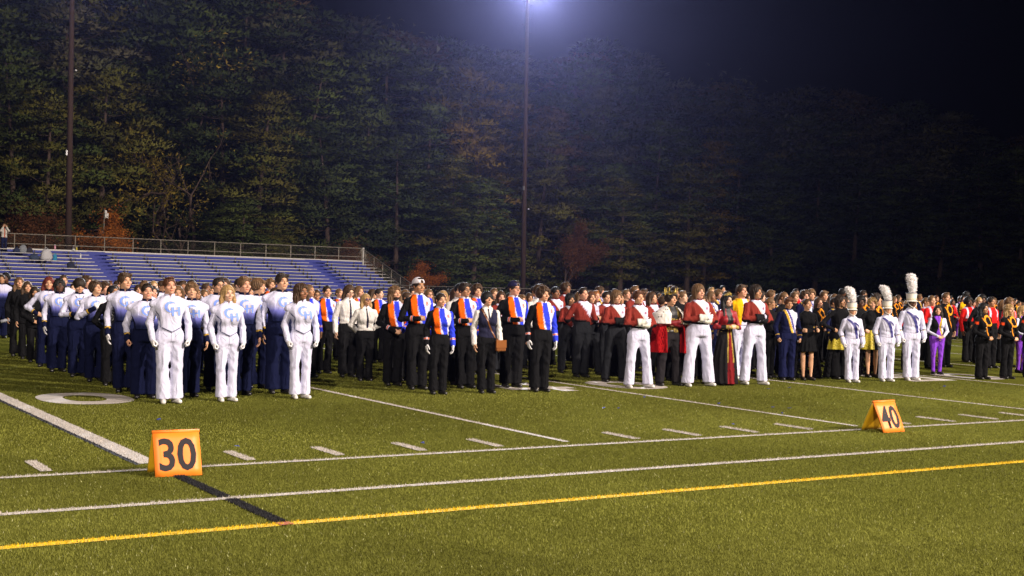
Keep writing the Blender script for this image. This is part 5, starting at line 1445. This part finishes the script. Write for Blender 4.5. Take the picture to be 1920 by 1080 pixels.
P_(875, 527, 0, 'b', 'waistR', ('swept', 'dark'), 'tan', 'n', feet=728, yaw=16, glasses='thin', label='boy with wavy dark hair and glasses, fist at his waist', leg=872)
P_(910, 521, 7.9, 'b', 'side', ('short', 'red'), 'rosy', 'n', yaw=12, glasses='thin', label='ginger boy in glasses behind the person with the satchel')
P_(918, 545, 0, 'vest', 'side', ('bowl', 'black'), 'fair', 's', feet=737, yaw=8, pitch=12, extra=('tie', 'satchel'), label='person in dark vest and tie wearing a brown leather satchel', leg=911)
P_(964, 526, 0, 'b', 'waistR', ('short', 'dark'), 'rosy', 'h', feet=726, yaw=16, glasses='thin', extra=('navycap',), label='heavy boy in a navy backwards cap and glasses', leg=957)
P_(1014, 535, 0, 'b', 'side', ('curly', 'brown'), 'fair', 'n', feet=734, yaw=12, gloves=WG, label='boy with curly brown hair and white gloves, band right end', leg=1010)
# --- maroon band
MB_ = dict(stance='apart', extra=('gauntB',))
P_(1038, 537, 0, 'm', 'cross', ('short', 'black'), 'brown', 'n', feet=690, yaw=12, gloves=BK, label='dark-haired boy in maroon behind the white-gloved boy', **MB_)
P_(1066, 549, 0, 'm', 'cross', ('shag', 'black'), 'tan', 'f', feet=699, yaw=8, gloves=BK, label='girl with black hair in maroon, arms crossed', **MB_)
P_(1107, 545, 0, 'm', 'cross', ('longwavy', 'auburn'), 'fair', 'f', feet=703, yaw=8, label='girl with long auburn hair in maroon, arms crossed', stance='apart')
P_(1151, 543, 0, 'm', 'cross', ('shag', 'light'), 'fair', 'n', feet=716, yaw=10, gloves=BK, label='light-haired person in maroon and black trousers nearest the leader', **MB_)
DMX = dict(stance='apart', extra=('gauntW',), gloves=WG)
P_(1197, 542, 0, 'mw', 'cross', ('swept', 'auburn'), 'fair', 'n', feet=727, yaw=6, label='maroon leader in white trousers left of the crowned figure', wide=.03, **DMX)
P_(1252, 545, 0, 'king', 'cross', ('curly', 'dark'), 'fair', 'n', feet=723, yaw=6, stance='apart', extra=('crown', 'cape'), label='figure in a gold crown, ermine collar and red cape')
P_(1309, 531, 0, 'mw', 'cross', ('shag', 'light'), 'rosy', 'h', feet=724, yaw=8, mouth=1, label='heavy maroon leader in white trousers right of the crowned figure', wide=.03, **DMX)
P_(1357, 549, 0, 'queen', 'waistB', ('longwavy', 'black'), 'pale', 's', feet=722, yaw=8, pitch=8, extra=('tiara',), label='person in gold tiara, red sleeves and long black gown')
P_(1385, 531, 0, 'yel', 'back', ('swept', 'brown'), 'rosy', 'n', feet=711, yaw=8, pitch=12, extra=('belt',), label='boy in a yellow bomber jacket and white trousers')
P_(1412, 532, 0, 'mw', 'cross', ('shag', 'dark'), 'tan', 'n', feet=721, yaw=12, pitch=6, label='maroon leader with dark curly hair right of the yellow jacket', wide=.03, stance='apart', gloves=BK, extra=('gauntB',))
# --- navy and gold band
P_(1475, 555, 0, 'g', 'fists', ('swept', 'auburn'), 'tan', 'n', feet=713, yaw=-4, pitch=-14, face=-22, label='auburn boy looking down, gold sash on a navy jacket', leg=1474)
P_(1497, 547, 8.3, 'leo', 'back', ('short', 'light'), 'fair', 'f', tr='bare', label='bare-legged person in black behind the gold sash boy')
P_(1519, 559, 0, 'leo', 'efists', ('bun', 'brown'), 'fair', 'f', face=-24, feet=713, yaw=16, pitch=6, tr='bare', extra=('train',), label='smiling girl in black dress with bare legs and clenched fists', leg=1513)
P_(1546, 554, 8.6, 'g', 'side', ('bob', 'red'), 'rosy', 'f', yaw=6, label='ginger person in navy and gold right of the black-dress girl')
P_(1580, 552, 0, 'leo', 'hips', ('shag', 'dark'), 'tan', 'h', feet=711, yaw=10, extra=('train', 'goldskirt'), label='dark-haired figure in black just left of first plumed hat', leg=1572)
SHK = dict(gloves=WG, kind='m', face=-26)
P_(1597, 571, 0, 'sh', 'fists', ('bun', 'light'), 'fair', 's', feet=717, yaw=-4, extra=('shako', 'plume1'), label='leftmost of the three plumed white shako wearers', **SHK)
P_(1640, 557, 0, 'leo', 'hips', ('curly', 'blond'), 'fair', 'f', feet=708, yaw=-12, face=-24, tr='bare', extra=('goldskirt', 'train'), label='blond person in black and gold between first two plumes', leg=1634)
P_(1661, 568, 0, 'sh', 'fists', ('short', 'brown'), 'fair', 'n', feet=715, yaw=-2, extra=('shako', 'plume2'), label='middle of the three plumed white shako wearers', **SHK)
P_(1685, 569, 7.4, 'leo', 'back', ('bun', 'brown'), 'fair', 'f', yaw=12, tr='bare', extra=('train',), label='bare-legged person in black between second and third plumes')
P_(1708, 554, 0, 'sh', 'fists', ('short', 'black'), 'dark', 'n', feet=713, yaw=2, extra=('shako', 'plume3'), label='rightmost and tallest plumed white shako wearer', **SHK)
# --- bands at the right
P_(1760, 571, 0, 'p', 'clasp', ('longwavy', 'dark'), 'fair', 'f', feet=702, yaw=-14, face=-30, tr='purple', label='long-haired girl in a purple, white and gold suit', leg=1756)
P_(1770, 548, 0, 't', 'side', ('short', 'light'), 'fair', 'n', feet=688, yaw=0, label='tall crop-haired boy with orange swirl, behind the purple girl')
P_(1843, 566, 0, 't', 'clasp', ('longwavy', 'black'), 'tan', 'f', feet=711, yaw=4, extra=('buttons',), label='long black-haired girl in black and orange jacket', leg=1840)
P_(1856, 556, 0, 'red', 'side', ('short', 'dark'), 'tan', 'n', feet=690, yaw=0, extra=('L',), label='dark-haired boy in red jacket with a white letter L')
P_(1888, 569, 0, 't', 'clasp', ('longcurly', 'blond'), 'fair', 'f', feet=710, yaw=-4, extra=('buttons',), label='curly blond girl in black and orange jacket', leg=1886)
P_(1913, 572, 0, 'p', 'clasp', ('longwavy', 'blond'), 'fair', 'f', feet=699, tr='purple', label='pale-haired girl in purple suit at the right edge')
P_(1930, 566, 0, 't', 'clasp', ('short', 'dark'), 'fair', 'n', feet=708, label='person in black and orange cut by the right edge')
P_(1795, 558, 12.5, 'red', 'side', ('short', 'dark'), 'fair', 'n', glasses='thin', label='dark-haired boy in red and white jacket left of the dark-skinned pair')
P_(1814, 556, 0, 'red', 'side', ('afro', 'black'), 'dark', 'n', feet=679, yaw=-10, label='dark-skinned person in red jacket with white shoulder stripes')
# --- spectator on the bleachers
k = 0
X = at_y(8, TY - .4, 4)
P_(8, 441, TY - .4, 'jacketw', 'face', ('long', 'light'), 'fair', 'f', hi=False, fixed_h=1.66, standing=TZ, X=X, tr=(.015, .02, .06), label='spectator in a white jacket at the top of the bleachers, photographing')

# --- the ranks behind: (x, top of head) as seen, filled in by band
BACK = '''
3 514 g|14 511 afro black|22 520 blond bob|38 532 dark short|57 512 dark mop|66 521 light long|78 519 dark short|84 522 light long|97 526 auburn long|114 515 brown short|124 521 blond long|134 530 dark bun|
148 524 brown short|164 515 brown mop|172 528 light bob|196 526 brown mop|205 526 auburn short|222 532 brown bob|248 524 brown short|257 532 brown bob|265 525 light short|281 536 dark short|303 525 brown short|312 530 dark bob|337 533 light long|345 525 brown short|
364 523 dark bob|375 537 light bob|385 541 light bob|393 530 brown short|421 520 brown short|454 520 dark short|460 534 brown bob|466 528 brown bob|471 540 red bob|503 521 light curly|513 538 brown short|541 534 light bob|553 519 brown swept|583 532 light bun|590 542 brown bun|
597 530 blond short|619 541 brown bun|641 540 light bun|648 546 brown short|668 534 light bob|677 536 dark bob|700 540 brown bob|718 540 dark short|765 541 light bob|756 546 brown bun|770 538 dark bob|
812 535 light curly|836 543 blond bob|846 540 light mop|859 537 brown long|861 531 black short|893 531 brown curly|899 539 light bob|927 540 light short|942 544 brown bob|949 548 dark bob|989 548 brown bob|1001 536 dark short|1016 532 brown short|1000 548 light longwavy|996 552 brown bob|
1050 530 black short|1069 528 brown curly|1081 545 light bob|1100 538 dark short|1101 541 brown bun|1122 544 red short|1129 536 brown curly|1136 546 dark short|1144 540 brown bob|1154 543 light bob|1160 548 brown short|1166 546 blond mop|1175 542 light short|1180 549 light bob|1172 552 brown bob|1192 535 light short|1207 541 brown short|1214 545 brown bob|
1226 546 brown long|1236 549 light pony|1260 533 brown swept|1268 535 dark swept|1274 545 light short|1285 544 light short|1295 552 brown bob|1323 552 brown bob|1331 544 light bob|1337 538 blond short|1343 541 light mop|1349 552 light bob|1355 535 black short|1366 545 dark short|1373 553 brown bob|1393 541 red short|1400 549 brown short|
1428 545 dark afro|1434 551 brown bob|1441 557 light pony|1450 542 light swept|1461 549 dark bob|1470 546 light bun|1488 545 light swept|1495 541 dark short|1504 543 brown curly|1512 541 light curly|1527 553 yellow curly|1532 556 brown bob|1548 543 light swept|1556 551 brown bob|1562 557 dark short|1572 550 light long|1580 541 black afro|1588 556 brown bob|
1606 554 black afro|1618 543 dark swept|1626 553 brown short|1641 549 dark curly|1650 553 brown curly|1656 560 light bob|1677 555 light bob|1684 552 brown bob|1691 563 light bob|1697 546 dark short|1719 554 brown bun|1725 551 light short|1731 559 light long|1737 557 light pony|1744 553 light bun|1752 561 light longcurly|1757 553 auburn bob|1768 560 yellow bob|
1781 554 black short|1787 560 dark bob|1798 554 brown bob|1811 546 black afro|1805 553 dark bob|1821 561 black mop|1827 563 dark curly|1836 556 blond bun|1846 552 black afro|1864 558 light curly|1871 563 brown short|1878 561 light bob|1893 557 light curly|1899 564 dark bob|1904 559 black short|1910 563 dark bun|1917 566 brown bob
'''
def band_of(x, Y, r):
    if x < 600: return r.choice(['navy'] * 8 + ['black', 'hood'])
    if x < 800: return r.choice(['b', 'b', 'shirt', 'b', 'black'])
    if x < 1030: return r.choice(['b', 'shirt', 'm', 'm', 'red', 'black'])
    if x < 1230: return r.choice(['m', 'm', 't', 'hood', 'g', 'm'])
    if x < 1440: return r.choice(['m', 'm', 'm', 'g', 'black'])
    if x < 1600: return r.choice(['g', 'g', 'red', 'm', 't', 't', 'ybk'])
    if x < 1740: return r.choice(['t', 'g', 'ybk', 't', 'red'])
    return r.choice(['red', 'red', 't', 'ybk', 'p', 'ybk'])
r2 = random.Random(5)
ents = []
for e in BACK.replace('\n', '').split('|'):
    q = e.split()
    if len(q) < 3: continue
    x, top = int(q[0]), int(q[1]); w = q[2:]
    hc = next((k for k in w if k in HAIR), 'brown'); hs = next((k for k in w if k in SN), 'short')
    ents.append((x, top, hc, hs))
SKS = ['fair', 'fair', 'pale', 'rosy', 'tan', 'fair', 'brown', 'rosy']
grp = {'navy': 'white and navy band, rear ranks', 'b': 'orange and blue band, rear ranks', 'm': 'maroon band, rear ranks', 'g': 'navy and gold band, rear ranks', 't': 'black and orange band, rear ranks', 'red': 'red band, rear ranks'}
bg_people = []
def rear(x, top, hc, hs, X, Y, h, u):
    sk = 'dark' if hc == 'black' and hs == 'afro' else r2.choice(SKS)
    fem = hs in ('bob', 'long', 'longwavy', 'longcurly', 'bun', 'pony')
    P = person(x, top, Y, u, r2.choice(['side', 'cross', 'back', 'cross'] if u in ('m',) else ['side', 'clasp', 'back', 'waistR', 'side']), (hs, hc), sk, 'f' if fem or u == 'p' else 'n',
               yaw=(yw := r2.choice([-14, 6, 26])), pitch={-14: 2, 6: 9, 26: 5}[yw], face=r2.uniform(-12, 12), hi=False, fixed_h=h, X=X, glasses='thin' if r2.random() < .12 else None,
               tr=None if u != 'p' else 'purple', group=grp.get(u, 'mixed performers in the rear ranks'))
    bg_people.append((P, x, top, Y, u, hs, hc))
# the bands stand in ranks and files: (first file X, last file X, front Y, ranks, spacing, uniforms)
BLOCKS = [(29.9, 32.3, 7.3, 11, .80, ['navy'] * 8 + ['black']), (32.9, 36.1, 6.9, 7, .80, ['b', 'b', 'b', 'shirt', 'black']), (36.7, 41.0, 7.0, 8, .78, ['m'] * 6 + ['black']),
          (41.5, 45.6, 6.9, 8, .80, ['g', 'g', 'leo', 'black', 'g']), (45.1, 52.5, 8.2, 8, .95, ['t', 't', 'red', 'black', 'red', 't'])]
free = list(ents)
FRONT = [(p[4], p[1]) for p in placed if p[1] < 30]
for bi, (xa, xb, ya, nr, sp_, us) in enumerate(BLOCKS):
    for k in range(nr):
        Y0 = ya + k * (1.02 if bi < 4 else 1.2)
        X0 = xa + (k % 2) * sp_ * .45 + (k * .04 if bi == 0 else 0)
        while X0 < xb + k * .12:
            X = X0 + r2.uniform(-.12, .12); Y = Y0 + r2.uniform(-.18, .18); X0 += sp_
            x = px(X, Y, 1.5)[0]
            if x < -25 or x > 1945 or min(math.hypot(X - p[0], Y - p[1]) for p in placed) < .47: continue
            if len(placed) >= 272: continue
            if any(abs(fx - x) < (34 if fy < 8.3 else 15) and Y < fy + .55 for fx, fy in FRONT): continue
            g = float(GZ(Y)); ok_ = None
            for e in sorted(free, key=lambda e: abs(e[0] - x))[:6]:
                if abs(e[0] - x) > 9: break
                h = z_at(X, Y, e[1]) - g
                if 1.36 < h < 1.78: ok_ = (e, h); break
            if ok_: e, h = ok_; free.remove(e); hc, hs = e[2], e[3]
            else: h = r2.uniform(1.40, 1.56); hc = r2.choice(['brown', 'dark', 'light', 'brown', 'black', 'blond']); hs = r2.choice(['short', 'bob', 'mop', 'bun', 'long', 'swept', 'short'])
            rear(x, px(X, Y, g + h)[1], hc, hs, X, Y, h, r2.choice(us))
print('ranks filled', len(placed), 'heads left', len(free))
for x, top, hc, hs in sorted(free, key=lambda e: -e[0] if e[0] > 1200 else (e[0] * 7) % 997):
    if len(placed) >= 298: break
    best = None
    for _ in range(80):
        Y = r2.uniform(12 if x > 560 else 17, 34); X = at_y(x, Y, 1.6); h = z_at(X, Y, top) - float(GZ(Y))
        dmin = min(math.hypot(X - p[0], Y - p[1]) for p in placed)
        pen = max(0, 1.42 - h) * 8 + max(0, h - 1.78) * 8 + max(0, .5 - dmin) * 7 + (Y - 12) * .01
        if best is None or pen < best[0]: best = (pen, Y, X, h)
    pen, Y, X, h = best
    rear(x, top, hc, hs, X, Y, min(1.85, max(1.36, h)), band_of(x, Y, r2))
# unique descriptions from hair, clothing, size and the nearest front figure
ANCH = [(12, 'the boy at far left'), (50, 'the black coats'), (109, 'the shining glasses'), (156, 'the corded boy'), (183, 'the tipped-back head'), (213, 'the sequinned girl'), (238, 'the tall navy boy'), (270, 'the stocky boy'), (322, 'the left white leader'),
        (355, 'the open-mouthed boy'), (404, 'the navy boy in glasses'), (428, 'the blond white leader'), (480, 'the curly profile boy'), (529, 'the tall heavy boy'), (569, 'the curly white leader'), (608, 'the tied-hair girl'), (655, 'the white-shirted long hair'),
        (688, 'the sunglasses girl'), (740, 'the frizzy-haired person'), (786, 'the white backwards cap'), (823, 'the short gloved girl'), (875, 'the fist-at-waist boy'), (918, 'the satchel wearer'), (964, 'the navy cap'), (1014, 'the gloved curly boy'), (1066, 'the black-haired maroon girl'),
        (1107, 'the auburn-haired maroon girl'), (1151, 'the light-haired maroon person'), (1197, 'the auburn leader'), (1252, 'the gold crown'), (1309, 'the heavy maroon leader'), (1357, 'the tiara'), (1385, 'the yellow jacket'), (1412, 'the dark-curled leader'),
        (1475, 'the gold sash boy'), (1519, 'the black-dress girl'), (1580, 'the dark figure in black'), (1597, 'the first plume'), (1661, 'the second plume'), (1708, 'the third plume'), (1760, 'the purple-suited girl'), (1814, 'the red striped jacket'),
        (1843, 'the black-haired swirl girl'), (1888, 'the curly blond girl'), (1913, 'the right-edge purple girl')]
seen = {}
for P, x, top, Y, u, hs, hc in sorted(bg_people, key=lambda t: t[3]):
    ax, an = min(ANCH, key=lambda a: abs(a[0] - x)); side = 'directly behind' if abs(x - ax) < 5 else ('behind, left of' if x < ax else 'behind, right of')
    hair_w = '%s %s hair' % (SN[hs], HN[hc])
    k = '%s%s, %s %s' % (hair_w, ' and glasses' if P['_gl'] else '', side, an)
    if k in seen: seen[k] += 1; k = ('farther ' if seen[k] == 2 else 'farthest ') + k
    else: seen[k] = 1
    lab = 'person with ' + k if not k.startswith('farth') else k.split(' ', 1)[0] + ' person with ' + k.split(' ', 1)[1]
    P['label'] = lab
for p in placed:
    for kk in ('_u', '_hair', '_hc', '_gl'):
        if kk in p[3]: del p[3][kk]

# ------------------------------------------------------------------ yard markers
M_OR = mat_solid('orange_vinyl', (.90, .22, .016), .5, 0, 9, .16, .8)
M_YL = mat_solid('yellow_vinyl', (.70, .40, .010), .5, 0, 14, .08, .25)
M_BKV = mat_solid('black_print', (.012, .009, .012), .8)
def marker(num, X, Y, rz, w, hh, d, lab):
    o = empty('yard_marker', (X, Y, float(GZ(Y))), rz); tag(o, lab, 'yard marker', 'orange yard markers on the sideline')
    L = math.hypot(d, hh); a = math.atan2(d, hh)
    def panel(s, mat, name):
        mb = MB(); n = 7; P = []
        for i in range(n):
            for j in range(n):
                u = i / (n - 1); v = j / (n - 1); b = .006 * math.sin(u * 7 + v * 4) * (1 - abs(2 * v - 1)) + .010 * math.sin(v * 3.1) * math.sin(u * 3.1)
                y = -s * (d * (1 - v)) ; z = hh * v
                P.append(((u - .5) * w, y - s * b, z))
        Q = [(i * n + j, (i + 1) * n + j, (i + 1) * n + j + 1, i * n + j + 1) for i in range(n - 1) for j in range(n - 1)]
        mb.add(P, Q); me = mb.mesh(name, mat, True); ob = link(name, me, o); so = ob.modifiers.new('s', 'SOLIDIFY'); so.thickness = .018 ; so.offset = 0
        return ob
    panel(1, M_OR, 'front_panel'); panel(-1, M_YL if num == '30' else M_YL, 'back_panel')
    link('ridge', small_mesh(lambda b: b.tube((-w / 2 - .004, 0, hh + .004), (w / 2 + .004, 0, hh + .004), .016, n=10), M_OR), o)
    for s in (1, -1):
        me = txt_mesh(num, hh * 1.12, 'numerals'); xs = [v.co.x for v in me.vertices]; zs = [v.co.y for v in me.vertices]
        sx = w * .80 / (max(xs) - min(xs)); sz = hh * .74 / (max(zs) - min(zs)); cx = (max(xs) + min(xs)) / 2; cz = (max(zs) + min(zs)) / 2
        for v in me.vertices:
            x_ = (v.co.x - cx) * sx * s; z_ = hh * .5 + (v.co.y - cz) * sz; vv = z_ / hh
            b = .006 * math.sin((x_ / w + .5) * 7 + vv * 4) * (1 - abs(2 * vv - 1)) + .010 * math.sin(vv * 3.1) * math.sin((x_ / w + .5) * 3.1)
            v.co = (x_, -s * (d * (1 - vv) + b + .013), z_)
        me.materials.clear(); me.materials.append(M_BKV); link('numerals', me, o)
    return o
X, Y = ground(332, 893); X2, Y2 = ground(1665, 811)
marker('30', X + .02, Y + .13, R_(-4), .395, .36, .145, 'orange marker reading 30 on the near sideline')
marker('40', X2 + .08, Y2 + .15, R_(2), .40, .365, .17, 'orange marker reading 40 on the far right of the sideline')

# ------------------------------------------------------------------ litter: scraps of blue streamer
M_SCR = mat_solid('blue_foil', (.03, .05, .30), .5)
def scrap(xp, yp, lab, s=.05):
    X, Y = ground(xp, yp); r = np.random.default_rng(int(xp)); P = [(r.uniform(-s, s), r.uniform(-s, s), r.uniform(0, s * .7)) for _ in range(9)]
    me = bpy.data.meshes.new('scrap'); me.from_pydata(P, [], [(0, 1, 2), (2, 3, 4), (4, 5, 6), (6, 7, 8), (1, 4, 7)]); me.materials.append(M_SCR)
    o = link('paper_scrap', me, None, (X, Y, float(GZ(Y)) + .012)); so = o.modifiers.new('s', 'SOLIDIFY'); so.thickness = .003
    tag(o, lab, 'litter', 'blue scraps lying on the turf')
for xp, yp, w in [(792, 833, 'near the second tick from the orange 30 marker'), (1130, 767, 'in front of the maroon leader, left one'), (1160, 768, 'in front of the maroon leader, right one'), (1208, 747, 'on the forty yard line before the crown'), (1348, 759, 'on the forty yard line before the tiara'),
                  (1480, 729, 'in front of the gold sash boy'), (1441, 731, 'tiny, left of the gold sash boy'), (1466, 777, 'left of the orange 40 marker on the line'), (1374, 798, 'near the ticks left of the 40 marker'), (1448, 766, 'above the line left of the 40 marker'),
                  (1748, 734, 'right of the plumed hats on open turf'), (1771, 726, 'small, in front of the purple girl'), (1855, 695, 'between the two orange-swirl girls'), (297, 789, 'in front of the left white leader'), (443, 840, 'just right of the orange 30 marker'), (1480, 768, 'small one just above the orange 40 line')]:
    scrap(xp, yp, 'blue foil scrap ' + w, .028)

# ------------------------------------------------------------------ damp night air that the lamps light up
m = bpy.data.materials.new('night_haze'); m.use_nodes = True; n = m.node_tree.nodes; n.clear()
pv = n.new('ShaderNodeVolumePrincipled'); out = n.new('ShaderNodeOutputMaterial'); m.node_tree.links.new(pv.outputs[0], out.inputs['Volume'])
pv.inputs['Color'].default_value = (.46, .48, 1, 1); pv.inputs['Density'].default_value = .0001; pv.inputs['Anisotropy'].default_value = .85
hz = MB().box(-170, 470, -58, 330, -1.1, 46).mesh('haze', m); tag(link('haze', hz), 'thin damp night air over the field', kind='stuff')
